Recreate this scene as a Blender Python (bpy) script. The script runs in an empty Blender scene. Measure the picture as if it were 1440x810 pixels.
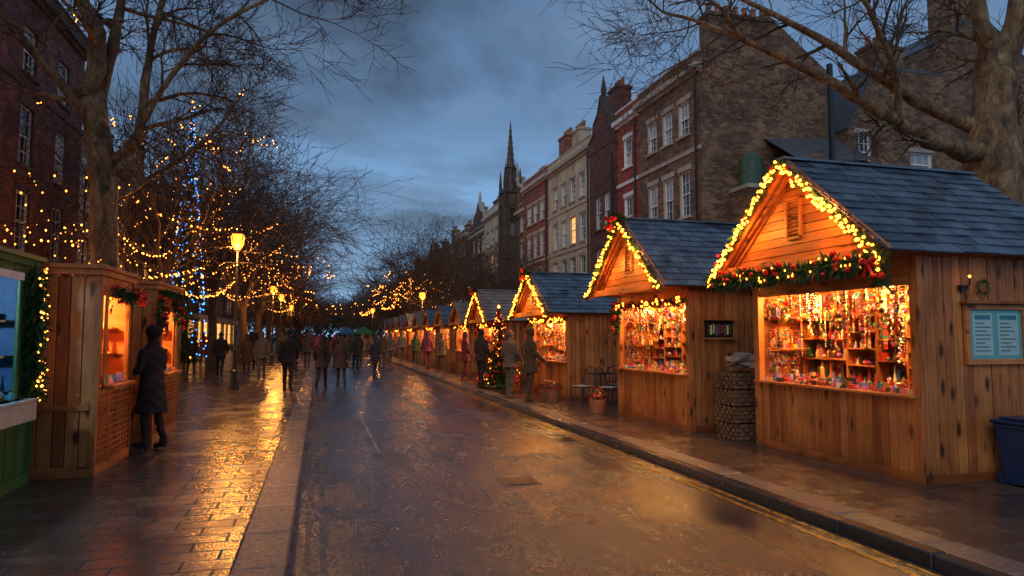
import bpy, math, random
import numpy as np
from mathutils import Vector, Matrix
R = random.Random(7)
G = 0.1  # pavement level
sc = bpy.context.scene
V = Vector
# ---------------------------------------------------------------- materials
def newmat(name):
    m = bpy.data.materials.new(name); m.use_nodes = True
    nt = m.node_tree; b = nt.nodes['Principled BSDF']
    return m, nt, b
def nd(nt, t, **k):
    n = nt.nodes.new(t)
    for a, v in k.items(): setattr(n, a, v)
    return n
def lk(nt, a, b): nt.links.new(a, b)
def mathn(nt, op, a, b=None):
    n = nt.nodes.new('ShaderNodeMath'); n.operation = op
    for i, v in enumerate((a, b)):
        if v is None: continue
        if isinstance(v, (int, float)): n.inputs[i].default_value = v
        else: lk(nt, v, n.inputs[i])
    return n.outputs[0]
def mixc(nt, f, a, b, mode='MIX'):
    n = nt.nodes.new('ShaderNodeMix'); n.data_type = 'RGBA'; n.blend_type = mode
    for i, v in ((0, f), (6, a), (7, b)):
        if isinstance(v, (int, float)): n.inputs[i].default_value = v
        elif isinstance(v, tuple): n.inputs[i].default_value = (*v, 1) if len(v) == 3 else v
        else: lk(nt, v, n.inputs[i])
    return n.outputs[2]
def ramp(nt, f, stops, interp='LINEAR'):
    n = nt.nodes.new('ShaderNodeValToRGB'); cr = n.color_ramp; cr.interpolation = interp
    while len(cr.elements) < len(stops): cr.elements.new(0.5)
    for e, (p, c) in zip(cr.elements, stops):
        e.position = p; e.color = (*c, 1) if isinstance(c, tuple) else (c, c, c, 1)
    lk(nt, f, n.inputs[0]); return n.outputs[0]
def posn(nt, scale=(1, 1, 1), local=False):
    if local:
        g = nd(nt, 'ShaderNodeTexCoord').outputs['Object']
    else:
        g = nd(nt, 'ShaderNodeNewGeometry').outputs['Position']
    m = nd(nt, 'ShaderNodeMapping'); m.inputs['Scale'].default_value = scale
    lk(nt, g, m.inputs[0]); return m.outputs[0]
def noisen(nt, vec, scale, detail=4, rough=.55, dist=0):
    n = nd(nt, 'ShaderNodeTexNoise'); n.inputs['Scale'].default_value = scale
    n.inputs['Detail'].default_value = detail; n.inputs['Roughness'].default_value = rough
    n.inputs['Distortion'].default_value = dist
    lk(nt, vec, n.inputs['Vector']); return n.outputs[0]
def bumpn(nt, h, strength, dist, b):
    n = nd(nt, 'ShaderNodeBump'); n.inputs['Strength'].default_value = strength
    n.inputs['Distance'].default_value = dist
    lk(nt, h, n.inputs['Height']); lk(nt, n.outputs[0], b.inputs['Normal']); return n
def simple(name, col, rough=.6, metal=0, vary=.25, nscale=8, bump=.15, local=True, spec=.5):
    m, nt, b = newmat(name)
    v = posn(nt, local=local)
    n = noisen(nt, v, nscale, 4)
    isl = nd(nt, 'ShaderNodeNewGeometry').outputs['Random Per Island']
    f = mathn(nt, 'ADD', mathn(nt, 'MULTIPLY', n, 1.0), mathn(nt, 'MULTIPLY', isl, .35))
    c = ramp(nt, f, [(.3, tuple(x*(1-vary) for x in col)), (.95, tuple(min(1, x*(1+vary)) for x in col))])
    lk(nt, c, b.inputs['Base Color']); b.inputs['Roughness'].default_value = rough
    b.inputs['Metallic'].default_value = metal; b.inputs['Specular IOR Level'].default_value = spec
    if bump: bumpn(nt, noisen(nt, v, nscale*4, 3), bump, .02, b)
    return m
def emis(name, col, st):
    m, nt, b = newmat(name)
    b.inputs['Base Color'].default_value = (*col, 1)
    b.inputs['Emission Color'].default_value = (*col, 1); b.inputs['Emission Strength'].default_value = st
    return m
def wood(name, axis, c1, c2, rough=.42):
    m, nt, b = newmat(name)
    s = [14, 14, 14]; s[axis] = .9
    v = posn(nt, tuple(s))
    isl = nd(nt, 'ShaderNodeNewGeometry').outputs['Random Per Island']
    add = nd(nt, 'ShaderNodeVectorMath', operation='ADD'); lk(nt, v, add.inputs[0])
    cmb = nd(nt, 'ShaderNodeCombineXYZ')
    for i in range(3): lk(nt, mathn(nt, 'MULTIPLY', isl, 37.0+i*11), cmb.inputs[i])
    lk(nt, cmb.outputs[0], add.inputs[1])
    n = noisen(nt, add.outputs[0], 1.6, 5, .62, .9)
    f = mathn(nt, 'ADD', n, mathn(nt, 'MULTIPLY', mathn(nt, 'SUBTRACT', isl, .5), .46))
    c = ramp(nt, f, [(.28, c1), (.52, tuple(a*.45+d*.55 for a, d in zip(c1, c2))), (.78, c2)])
    s2 = [7, 7, 7]; s2[axis] = 2.6
    kv = posn(nt, tuple(s2)); a2 = nd(nt, 'ShaderNodeVectorMath', operation='ADD')
    lk(nt, kv, a2.inputs[0]); lk(nt, cmb.outputs[0], a2.inputs[1])
    vo = nd(nt, 'ShaderNodeTexVoronoi'); vo.inputs['Scale'].default_value = .85; lk(nt, a2.outputs[0], vo.inputs['Vector'])
    k = ramp(nt, vo.outputs['Distance'], [(.1, 0.0), (.26, 1.0)])
    c = mixc(nt, k, tuple(x*.16 for x in c1), c)
    st = noisen(nt, posn(nt), 1.3, 4)
    c = mixc(nt, ramp(nt, st, [(.35, .5), (.6, 0.0)]), c, tuple(x*.42 for x in c1))
    # darker close to the ground, edge broken up by noise
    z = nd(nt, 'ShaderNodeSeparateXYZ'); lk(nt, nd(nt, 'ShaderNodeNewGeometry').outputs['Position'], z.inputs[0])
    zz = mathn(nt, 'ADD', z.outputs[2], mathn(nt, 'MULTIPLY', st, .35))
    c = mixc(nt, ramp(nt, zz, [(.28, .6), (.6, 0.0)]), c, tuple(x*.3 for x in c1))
    lk(nt, c, b.inputs['Base Color']); b.inputs['Roughness'].default_value = rough
    b.inputs['Specular IOR Level'].default_value = .3
    bumpn(nt, n, .45, .01, b)
    return m
def brick(name, c1, c2, mortar, stain=.5, wet=.75):
    m, nt, b = newmat(name)
    g = nd(nt, 'ShaderNodeNewGeometry').outputs['Position']
    s = nd(nt, 'ShaderNodeSeparateXYZ'); lk(nt, g, s.inputs[0])
    cmb = nd(nt, 'ShaderNodeCombineXYZ')
    lk(nt, mathn(nt, 'ADD', s.outputs[0], s.outputs[1]), cmb.inputs[0]); lk(nt, s.outputs[2], cmb.inputs[1])
    bt = nd(nt, 'ShaderNodeTexBrick'); lk(nt, cmb.outputs[0], bt.inputs['Vector'])
    bt.inputs['Scale'].default_value = 1; bt.inputs['Brick Width'].default_value = .27
    bt.inputs['Row Height'].default_value = .1; bt.inputs['Mortar Size'].default_value = .011
    bt.inputs['Color1'].default_value = (*(x*.55 for x in c1), 1); bt.inputs['Color2'].default_value = (*(min(1, x*1.25) for x in c2), 1)
    bt.inputs['Mortar'].default_value = (*mortar, 1); bt.inputs['Bias'].default_value = 0
    n = noisen(nt, g, .55, 5, .7)
    c = mixc(nt, ramp(nt, n, [(.38, stain), (.62, 0.0)]), bt.outputs[0], tuple(x*.25 for x in c1))
    n2 = noisen(nt, g, 2.2, 5, .7)
    c = mixc(nt, ramp(nt, n2, [(.48, .0), (.72, .45)]), c, tuple(min(1, x*1.5) for x in c2))
    lk(nt, c, b.inputs['Base Color']); b.inputs['Roughness'].default_value = wet
    bumpn(nt, bt.outputs['Fac'], -.6, .015, b)
    return m
W1, W2 = (.31, .085, .024), (.72, .265, .075)
WV = wood('pine_boards_vertical', 2, W1, W2)
WX = wood('pine_boards_x', 0, W1, W2)
WY = wood('pine_boards_y', 1, W1, W2)
WD = wood('gap_shade_backing', 2, (.04, .02, .01), (.1, .05, .025))  # dark backing seen between boards, stands in for shade in the gaps
SLATE = simple('slate', (.075, .108, .15), .24, vary=.75, nscale=3, bump=.3, local=False)
SLATE2 = simple('roof_boards_grey', (.2, .17, .14), .45, vary=.5, nscale=3, bump=.3, local=False)
ROOF = simple('slate_roof_dark', (.07, .078, .09), .4, vary=.4, nscale=3, local=False)
WHITE = simple('white_paint', (.78, .78, .76), .45, vary=.12)
CREAM = simple('cream_stucco', (.5, .42, .27), .7, vary=.35, nscale=1.2, local=False)
STONE = simple('stone_trim', (.42, .38, .32), .7, vary=.3, nscale=2, local=False)
DSTONE = simple('sooty_stone', (.09, .065, .05), .8, vary=.5, nscale=2, local=False)
BLACK = simple('black_iron', (.012, .013, .015), .35, vary=.2)
BIN = simple('bin_plastic', (.014, .035, .1), .35, vary=.2)
GREEN = simple('green_paint_boards', (.035, .13, .04), .45, vary=.4, nscale=3)
NEEDLE = simple('pine_needles', (.03, .085, .02), .6, vary=.7, nscale=9, bump=0)
def bark():
    m, nt, b = newmat('plane_bark')
    gs = posn(nt, (1, 1, .45))
    n = noisen(nt, gs, 5, 6, .65, .6); n2 = noisen(nt, gs, 16, 5, .7)
    c = ramp(nt, mathn(nt, 'ADD', mathn(nt, 'MULTIPLY', n, .7), mathn(nt, 'MULTIPLY', n2, .3)), [(.37, (.05, .03, .016)), (.46, (.16, .09, .042)), (.55, (.28, .17, .08)), (.63, (.4, .3, .17))])
    lk(nt, c, b.inputs['Base Color']); b.inputs['Roughness'].default_value = .7
    bumpn(nt, mathn(nt, 'ADD', n, mathn(nt, 'MULTIPLY', n2, .6)), 1.0, .06, b); return m
BARK = bark()
BARK2 = simple('twig_bark', (.08, .05, .032), .85, vary=.4, nscale=4, bump=0, local=False)
RED = simple('red_ribbon', (.6, .012, .012), .4)
WICKER = simple('wicker', (.15, .08, .04), .7, vary=.6, nscale=12)
TERRA = simple('terracotta', (.3, .11, .05), .7)
BOARD = simple('display_board', (.12, .4, .42), .3, vary=.08)
INK = simple('poster_ink', (.04, .09, .12), .5)
BULB = emis('warm_bulb', (1, .24, .018), 17)
ROOMB = emis('room_bulb', (1, .55, .15), 20)
BULBS = emis('fairy_bulb', (1, .3, .035), 10)
BLUEB = emis('blue_bulb', (.03, .28, 1), 4)
LANT = emis('lantern_glow', (1, .19, .014), 6.5)
YB = brick('stock_brick', (.2, .135, .075), (.34, .235, .13), (.1, .08, .06))
YB2 = brick('brown_stock_brick', (.2, .105, .06), (.3, .165, .09), (.09, .07, .055), .6)
RB = brick('red_brick', (.34, .05, .03), (.46, .08, .04), (.2, .11, .09), .35)
RB2 = brick('dark_red_brick', (.19, .045, .03), (.26, .07, .042), (.1, .07, .06), .7)
DB = brick('dark_brick', (.13, .04, .027), (.18, .06, .04), (.07, .05, .045))
LB = brick('london_red_brick', (.3, .07, .04), (.38, .11, .06), (.15, .11, .09), .4)
def goods_mat():
    m, nt, b = newmat('market_goods')
    isl = nd(nt, 'ShaderNodeNewGeometry').outputs['Random Per Island']
    cols = [(.6, .04, .02), (.8, .6, .25), (.3, .1, .04), (.85, .78, .5), (.75, .3, .04), (.5, .03, .1),
            (.06, .14, .04), (.75, .45, .1), (.04, .03, .03), (.75, .2, .3), (.3, .25, .6), (.65, .48, .15), (.65, .05, .02), (.12, .05, .02), (.05, .25, .35)]
    c = ramp(nt, isl, [(i/len(cols), k) for i, k in enumerate(cols)], 'CONSTANT')
    lk(nt, c, b.inputs['Base Color']); b.inputs['Roughness'].default_value = .35
    return m
GOODS = goods_mat()
def glass_mat(name, lit):
    m, nt, b = newmat(name)
    isl = nd(nt, 'ShaderNodeNewGeometry').outputs['Random Per Island']
    c = ramp(nt, isl, [(0, (.01, .012, .016)), (.4, (.03, .035, .045)), (.55, (.3, .33, .38)), (.85, (.5, .5, .5))], 'CONSTANT')
    lk(nt, c, b.inputs['Base Color']); b.inputs['Roughness'].default_value = .04
    b.inputs['Specular IOR Level'].default_value = .9
    if lit:
        b.inputs['Emission Color'].default_value = (1, .42, .1, 1); b.inputs['Emission Strength'].default_value = 1.6
    return m
GLASS = glass_mat('window_glass', False); GLIT = glass_mat('shop_window_lit', True)
# ---------------------------------------------------------------- mesh builder
ICO_V = []; t_ = (1+5**.5)/2
for a, b_, c in [(-1, t_, 0), (1, t_, 0), (-1, -t_, 0), (1, -t_, 0), (0, -1, t_), (0, 1, t_), (0, -1, -t_), (0, 1, -t_), (t_, 0, -1), (t_, 0, 1), (-t_, 0, -1), (-t_, 0, 1)]:
    ICO_V.append(V((a, b_, c)).normalized())
ICO_F = [(0, 11, 5), (0, 5, 1), (0, 1, 7), (0, 7, 10), (0, 10, 11), (1, 5, 9), (5, 11, 4), (11, 10, 2), (10, 7, 6), (7, 1, 8), (3, 9, 4), (3, 4, 2), (3, 2, 6), (3, 6, 8), (3, 8, 9), (4, 9, 5), (2, 4, 11), (6, 2, 10), (8, 6, 7), (9, 8, 1)]
OCT_V = [V(p) for p in ((1, 0, 0), (-1, 0, 0), (0, 1, 0), (0, -1, 0), (0, 0, 1.25), (0, 0, -1.25))]
OCT_F = [(0, 2, 4), (2, 1, 4), (1, 3, 4), (3, 0, 4), (2, 0, 5), (1, 2, 5), (3, 1, 5), (0, 3, 5)]
X, Y, Z = V((1, 0, 0)), V((0, 1, 0)), V((0, 0, 1))
class MB:
    def __init__(s): s.v = []; s.f = []; s.m = []
    def face(s, pts, m=0):
        k = len(s.v); s.v += [tuple(p) for p in pts]; s.f.append(tuple(range(k, k+len(pts)))); s.m.append(m)
    def box(self, x0, x1, y0, y1, z0, z1, m=0):
        s = self; k = len(s.v)
        s.v += [(x0, y0, z0), (x1, y0, z0), (x1, y1, z0), (x0, y1, z0), (x0, y0, z1), (x1, y0, z1), (x1, y1, z1), (x0, y1, z1)]
        for f in ((0, 3, 2, 1), (4, 5, 6, 7), (0, 1, 5, 4), (1, 2, 6, 5), (2, 3, 7, 6), (3, 0, 4, 7)):
            s.f.append(tuple(k+i for i in f)); s.m.append(m)
    def obox(s, c, a, b, d, m=0):
        c, a, b, d = V(c), V(a), V(b), V(d); k = len(s.v)
        if a.cross(b).dot(d) < 0: a, b = b, a
        for sz in (-1, 1):
            for sx, sy in ((-1, -1), (1, -1), (1, 1), (-1, 1)):
                s.v.append(tuple(c+a*sx+b*sy+d*sz))
        for f in ((0, 3, 2, 1), (4, 5, 6, 7), (0, 1, 5, 4), (1, 2, 6, 5), (2, 3, 7, 6), (3, 0, 4, 7)):
            s.f.append(tuple(k+i for i in f)); s.m.append(m)
    def beam(s, p0, p1, w, h, up=Z, m=0):
        p0, p1 = V(p0), V(p1); d = p1-p0; dn = d.normalized()
        u = V(up)-dn*V(up).dot(dn); u = u.normalized() if u.length > 1e-4 else dn.orthogonal().normalized()
        s.obox((p0+p1)/2, dn.cross(u)*w/2, d/2, u*h/2, m)
    def tube(s, pts, rad, n=6, m=0, cap=True):
        k = len(s.v); pts = [V(p) for p in pts]; u = None
        for i, p in enumerate(pts):
            d = (pts[min(i+1, len(pts)-1)]-pts[max(i-1, 0)])
            d = d.normalized() if d.length > 1e-9 else Z
            u = d.orthogonal() if u is None else u-d*u.dot(d)
            u = u.normalized() if u.length > 1e-6 else d.orthogonal().normalized()
            w = d.cross(u)
            for j in range(n):
                a = 2*math.pi*j/n
                s.v.append(tuple(p+(u*math.cos(a)+w*math.sin(a))*rad[i]))
        for i in range(len(pts)-1):
            for j in range(n):
                a = k+i*n+j; b = k+i*n+(j+1) % n
                s.f.append((a, b, b+n, a+n)); s.m.append(m)
        if cap:
            s.f.append(tuple(k+j for j in reversed(range(n)))); s.m.append(m)
            e = k+(len(pts)-1)*n; s.f.append(tuple(e+j for j in range(n))); s.m.append(m)
    def loft(s, rings, n=16, m=0):
        k = len(s.v)
        for c, ax, ay in rings:
            c, ax, ay = V(c), V(ax), V(ay)
            for j in range(n):
                a = 2*math.pi*j/n; s.v.append(tuple(c+ax*math.cos(a)+ay*math.sin(a)))
        for i in range(len(rings)-1):
            for j in range(n):
                a = k+i*n+j; b = k+i*n+(j+1) % n
                s.f.append((a, b, b+n, a+n)); s.m.append(m)
        s.f.append(tuple(k+j for j in reversed(range(n)))); s.m.append(m)
        e = k+(len(rings)-1)*n; s.f.append(tuple(e+j for j in range(n))); s.m.append(m)
    def ico(s, c, r, m=0, sc3=(1, 1, 1)):
        k = len(s.v); c = V(c)
        s.v += [(c.x+p.x*r*sc3[0], c.y+p.y*r*sc3[1], c.z+p.z*r*sc3[2]) for p in ICO_V]
        for f in ICO_F: s.f.append(tuple(k+i for i in f)); s.m.append(m)
    def oct(s, c, r, m=0):
        k = len(s.v); c = V(c)
        s.v += [(c.x+p.x*r, c.y+p.y*r, c.z+p.z*r) for p in OCT_V]
        for f in OCT_F: s.f.append(tuple(k+i for i in f)); s.m.append(m)
    def ball(s, c, rx, ry, rz, m=0, n=14, h=9):
        rings = []
        for i in range(h):
            a = math.pi*(i+.35)/(h-.3)-math.pi/2
            rings.append((V(c)+Z*rz*math.sin(a), X*rx*math.cos(a), Y*ry*math.cos(a)))
        s.loft(rings, n, m)
    def mesh(s, name, mats, smooth=False, o=V((0, 0, 0))):
        me = bpy.data.meshes.new(name)
        vs = [(a-o[0], b-o[1], c-o[2]) for a, b, c in s.v] if any(o) else s.v
        me.from_pydata(vs, [], s.f)
        for m in mats: me.materials.append(m)
        me.polygons.foreach_set('material_index', s.m)
        if smooth: me.polygons.foreach_set('use_smooth', [True]*len(s.f))
        me.update(); return me
    def make(s, name, mats, parent=None, smooth=False, bevel=0):
        o = V(parent.location) if parent else V((0, 0, 0))
        ob = bpy.data.objects.new(name, s.mesh(name, mats, smooth, o)); sc.collection.objects.link(ob)
        if parent: ob.parent = parent
        if bevel:
            md = ob.modifiers.new('bevel', 'BEVEL'); md.width = bevel; md.segments = 1; md.limit_method = 'ANGLE'
        return ob
def root(name, loc=(0, 0, 0), rz=0):
    e = bpy.data.objects.new(name, None); e.location = loc; e.empty_display_size = .2
    e.rotation_euler = (0, 0, rz); sc.collection.objects.link(e); return e
def light(name, loc, power, col, parent=None, size=.1):
    l = bpy.data.lights.new(name, 'POINT'); l.energy = power; l.color = col; l.shadow_soft_size = size
    o = bpy.data.objects.new(name, l); sc.collection.objects.link(o)
    o.location = V(loc)-(V(parent.location) if parent else V((0, 0, 0)))
    if parent: o.parent = parent
    return o
def garland(mb, pts, rad, dens, m=0, red=None, rng=R, rd=5):
    for i in range(len(pts)-1):
        a, b = V(pts[i]), V(pts[i+1]); L = (b-a).length
        for k in range(int(L*dens)):
            p = a.lerp(b, rng.random()); d = V((rng.gauss(0, 1), rng.gauss(0, 1), rng.gauss(0, 1))).normalized()
            p = p+d*rad*rng.random()*.6; e = p+d*rad*rng.uniform(.5, 1.1)-Z*rad*.15
            w = d.orthogonal().normalized()*rad*.13
            mb.face([p-w, p+w, e], m)
            w2 = d.cross(w)
            mb.face([p-w2, p+w2, e], m)
        if red is not None:
            for k in range(int(L*rd+rng.random())):
                p = a.lerp(b, rng.random())+V((rng.uniform(-1, -.3), rng.uniform(-1, 1), rng.uniform(-1, 1)))*rad*.9
                mb.ico(p, rad*rng.uniform(.2, .34), red)
def bow(mb, c, s, m, u=Y):
    c = V(c)
    for q in (-1, 1):
        mb.ico(c+u*q*s*.5+Z*s*.12, s*.45, m, (.35, 1, .6) if u == Y else (1, .35, .6))
        mb.beam(c, c+u*q*s*.45-Z*s*1.1, s*.02, s*.3, X, m)
    mb.ico(c, s*.18, m)
def cat(p0, p1, sag, n=16):
    p0, p1 = V(p0), V(p1)
    return [p0.lerp(p1, i/n)-Z*sag*4*(i/n)*(1-i/n) for i in range(n+1)]
# ---------------------------------------------------------------- world
w = bpy.data.worlds.new('World'); sc.world = w; w.use_nodes = True
nt = w.node_tree; bg = nt.nodes['Background']
sky = nd(nt, 'ShaderNodeTexSky'); sky.sky_type = 'NISHITA'; sky.sun_disc = False
sky.sun_elevation = math.radians(1.5); sky.sun_rotation = math.radians(200)
tc = nd(nt, 'ShaderNodeTexCoord').outputs['Generated']
sp = nd(nt, 'ShaderNodeSeparateXYZ'); lk(nt, tc, sp.inputs[0])
den = mathn(nt, 'ADD', mathn(nt, 'MAXIMUM', sp.outputs[2], 0.0), .2)
cm = nd(nt, 'ShaderNodeCombineXYZ')
lk(nt, mathn(nt, 'DIVIDE', sp.outputs[0], den), cm.inputs[0]); lk(nt, mathn(nt, 'DIVIDE', sp.outputs[1], den), cm.inputs[1])
n1 = noisen(nt, cm.outputs[0], 1.05, 7, .55, .3)
base = ramp(nt, sp.outputs[2], [(0, (.24, .47, .78)), (.12, (.18, .35, .6)), (.3, (.09, .165, .29)), (.6, (.07, .12, .21))])
cloud = ramp(nt, sp.outputs[2], [(0, (.13, .23, .36)), (.15, (.06, .1, .16)), (.3, (.034, .053, .085)), (.6, (.022, .034, .057))])
c = mixc(nt, ramp(nt, n1, [(.43, 0.0), (.58, .95)]), base, cloud)
n2 = noisen(nt, cm.outputs[0], 2.4, 7, .6, .3)
c = mixc(nt, ramp(nt, n2, [(.48, 0.0), (.7, .5)]), c, (.12, .18, .27))
skyc = mixc(nt, 1.0, sky.outputs[0], (.008, .011, .017), 'MULTIPLY')
c = mixc(nt, 1.0, c, skyc, 'ADD')
lk(nt, c, bg.inputs[0]); bg.inputs[1].default_value = 1.45
sl = bpy.data.lights.new('sun', 'SUN'); sl.energy = .75; sl.angle = math.radians(40); sl.color = (1, .96, .92)
so = bpy.data.objects.new('sun', sl); so.rotation_euler = (math.radians(55), 0, math.radians(-35)); sc.collection.objects.link(so)
# ---------------------------------------------------------------- ground
def asphalt():
    m, nt, b = newmat('wet_asphalt'); p = posn(nt)
    fine = noisen(nt, p, 55, 4, .8); big = noisen(nt, p, .6, 5, .65, .5); mid = noisen(nt, p, 6, 4, .6)
    track = noisen(nt, posn(nt, (1.6, .12, 1)), 1.3, 4, .6)
    c = ramp(nt, fine, [(.3, (.012, .014, .018)), (.7, (.06, .064, .074))])
    c = mixc(nt, ramp(nt, mid, [(.4, .0), (.7, .5)]), c, (.03, .031, .036))
    lk(nt, c, b.inputs['Base Color'])
    f = mathn(nt, 'ADD', mathn(nt, 'MULTIPLY', big, .42), mathn(nt, 'ADD', mathn(nt, 'MULTIPLY', track, .3), mathn(nt, 'MULTIPLY', fine, .28)))
    r = ramp(nt, f, [(.38, .12), (.5, .24), (.62, .38)])
    lk(nt, r, b.inputs['Roughness']); b.inputs['Specular IOR Level'].default_value = .75
    h = mathn(nt, 'ADD', mathn(nt, 'MULTIPLY', fine, .6), mathn(nt, 'MULTIPLY', mid, .2))
    bn = bumpn(nt, h, .25, .02, b); lk(nt, ramp(nt, f, [(.4, .22), (.56, .62)]), bn.inputs['Strength'])
    return m
def paving(name, bw, rh, c1, c2, rot=False, r0=.1, r1=.36):
    m, nt, b = newmat(name); g = posn(nt)
    s = nd(nt, 'ShaderNodeSeparateXYZ'); lk(nt, g, s.inputs[0]); cmb = nd(nt, 'ShaderNodeCombineXYZ')
    lk(nt, s.outputs[1 if rot else 0], cmb.inputs[0]); lk(nt, s.outputs[0 if rot else 1], cmb.inputs[1])
    bt = nd(nt, 'ShaderNodeTexBrick'); lk(nt, cmb.outputs[0], bt.inputs['Vector'])
    bt.inputs['Scale'].default_value = 1; bt.inputs['Brick Width'].default_value = bw; bt.inputs['Row Height'].default_value = rh
    bt.inputs['Mortar Size'].default_value = .012; bt.inputs['Mortar Smooth'].default_value = .2
    bt.inputs['Color1'].default_value = (*c1, 1); bt.inputs['Color2'].default_value = (*c2, 1); bt.inputs['Mortar'].default_value = (.008, .007, .006, 1)
    mid = noisen(nt, g, 3, 5, .65); big = noisen(nt, g, .8, 5, .6, .5); fine = noisen(nt, g, 60, 3, .6)
    c = mixc(nt, ramp(nt, mid, [(.35, .55), (.65, 0.0)]), bt.outputs[0], tuple(x*.4 for x in c1))
    lk(nt, c, b.inputs['Base Color'])
    r = ramp(nt, mathn(nt, 'ADD', mathn(nt, 'MULTIPLY', big, .5), mathn(nt, 'MULTIPLY', mid, .5)), [(.38, r0), (.62, r1)])
    r = mixc(nt, bt.outputs['Fac'], r, (.6, .6, .6))
    lk(nt, r, b.inputs['Roughness']); b.inputs['Specular IOR Level'].default_value = .75
    h = mathn(nt, 'ADD', mathn(nt, 'MULTIPLY', bt.outputs['Fac'], -1.4), mathn(nt, 'ADD', mathn(nt, 'MULTIPLY', mid, .55), mathn(nt, 'MULTIPLY', fine, .25)))
    h = mathn(nt, 'ADD', h, mathn(nt, 'MULTIPLY', bt.outputs[0], 4.0))
    bumpn(nt, h, .5, .014, b)
    return m
def sheet(name, x0, x1, y0, y1, z, m):
    mb = MB(); mb.face([(x0, y0, z), (x1, y0, z), (x1, y1, z), (x0, y1, z)]); return mb.make(name, [m])
ASPH = asphalt()
sheet('ground', -600, 600, -600, 900, -.012, simple('earth', (.04, .04, .04), .8, local=False))
sheet('road', -.2, 4.4, -12, 240, 0, ASPH)
PL = paving('left_paving', .45, .225, (.07, .058, .055), (.13, .105, .09))
PR = paving('right_paving', .9, .6, (.09, .06, .05), (.145, .1, .08), True, .12, .38)
def slab(name, x0, x1, m):
    mb = MB(); mb.box(x0, x1, -12, 240, -.01, G); mb.make(name, [m])
slab('pavement', -40, -.565, PL)
slab('pavement', 4.80, 60, PR)
KERB = simple('granite_kerb', (.17, .135, .12), .22, vary=.5, nscale=25, bump=.4, local=False)
def kerb(x0, x1, L, m):
    mb = MB(); y = -6
    while y < 150:
        l = L*R.uniform(.92, 1.05); dz = R.uniform(-.003, .004)
        mb.box(x0, x1, y, y+l-.014, -.008, G+dz+.002); y += l
    mb.make('kerb', [m], bevel=.012)
kerb(-.56, -.2, .95, KERB); kerb(4.35, 4.50, .95, simple('dark_kerb', (.04, .036, .034), .2, vary=.4, nscale=20, local=False)); kerb(4.505, 4.797, .95, KERB)
def paint(name, col, lo=.42, hi=.55):
    m, nt, b = newmat(name); p = posn(nt); n = noisen(nt, p, 9, 6, .75)
    n2 = noisen(nt, p, 80, 2, .6)
    f = ramp(nt, mathn(nt, 'ADD', mathn(nt, 'MULTIPLY', n, .75), mathn(nt, 'MULTIPLY', n2, .25)), [(lo, 0.0), (hi, 1.0)])
    lk(nt, mixc(nt, f, (.035, .034, .036), col), b.inputs['Base Color']); b.inputs['Roughness'].default_value = .25
    bumpn(nt, n2, .3, .01, b); return m
YEL = paint('worn_yellow_paint', (.6, .3, .02)); YEL2 = paint('very_worn_yellow_paint', (.3, .17, .03), .45, .62); WHP = paint('worn_white_paint', (.35, .35, .35))
for x, m in ((-.09, YEL2), (.03, YEL2), (4.08, YEL), (4.22, YEL)):
    sheet('road_marking', x, x+.05, -8, 130, .004, m)
sheet('road_marking', .84, .875, 10.2, 16.6, .004, WHP)
mb = MB(); mb.box(2.05, 2.5, 7.6, 8.05, .001, .006, 0)
for i in range(7): mb.box(2.09, 2.46, 7.63+i*.058, 7.66+i*.058, .006, .011, 0)
mb.make('manhole_cover', [BLACK])
mb = MB(); mb.box(3.80, 4.06, 10.5, 10.9, .001, .006)
for i in range(8): mb.box(3.82, 4.04, 10.52+i*.047, 10.545+i*.047, .006, .013)
mb.make('drain_grate', [BLACK])
# ---------------------------------------------------------------- stalls
def slates(mb, xa, xb, p_e, p_r, row=.17, wd=.25, m=0, rng=R):
    e = V((0, p_e[0], p_e[1])); r = V((0, p_r[0], p_r[1])); L = (r-e).length; s = (r-e).normalized()
    n = X.cross(s); n = n if n.z > 0 else -n
    rows = int(L/row); row = L/rows
    for i in range(rows):
        x = xa-(wd*.5 if i % 2 else 0)
        while x < xb-.01:
            a = max(x, xa); b = min(x+wd*rng.uniform(.94, 1.06), xb)
            if b-a > .03:
                t = .085+rng.uniform(-.02, .03)
                ds = (s-n*t).normalized(); dn = (n+s*t).normalized()
                c = e+s*((i+.62)*row+rng.uniform(-.01, .01))+n*(.024+rng.uniform(0, .006)); c.x = (a+b)/2
                mb.obox(c, X*((b-a)/2-.004), ds*row*.68, dn*.008, m)
            x = b if b > a else x+wd
def item(mb, x, y, z, wdt, h, rng):
    k = rng.random()
    if k < .35: mb.box(x-wdt*.4, x+wdt*.4, y-wdt*.42, y+wdt*.42, z, z+h)
    elif k < .65: mb.tube([(x, y, z), (x, y, z+h*.6), (x, y, z+h*.72), (x, y, z+h)], [wdt*.42, wdt*.42, wdt*.2, wdt*.18], 7)
    elif k < .85: mb.ico((x, y, z+wdt*.45), wdt*.45)
    else: mb.tube([(x, y, z), (x, y, z+h)], [wdt*.5, .005], 7)
def goods_shelf(mb, xa, xb, y0, y1, z, rng, hmax=.2, ax='y'):
    y = y0
    while y < y1-.05:
        wdt = rng.uniform(.04, .1); h = rng.uniform(.05, hmax); x = rng.uniform(xa+.04, xb-.04)
        if ax == 'y': item(mb, x, y+wdt/2, z, wdt, h, rng)
        else: item(mb, y+wdt/2, x, z, wdt, h, rng)
        y += wdt*rng.uniform(.95, 1.4)
def strand(mb, x, y, z, L, rng, kk=None, st=.034):
    kk = rng.random() if kk is None else kk; z0 = z
    while z > z0-L:
        if kk < .5: mb.oct((x, y, z), .016)
        elif kk < .75: mb.oct((x+rng.uniform(-.03, .03), y+rng.uniform(-.03, .03), z), .024)
        else: mb.obox((x, y, z), X*.006, Y*.03, Z*.013)
        z -= st
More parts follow.
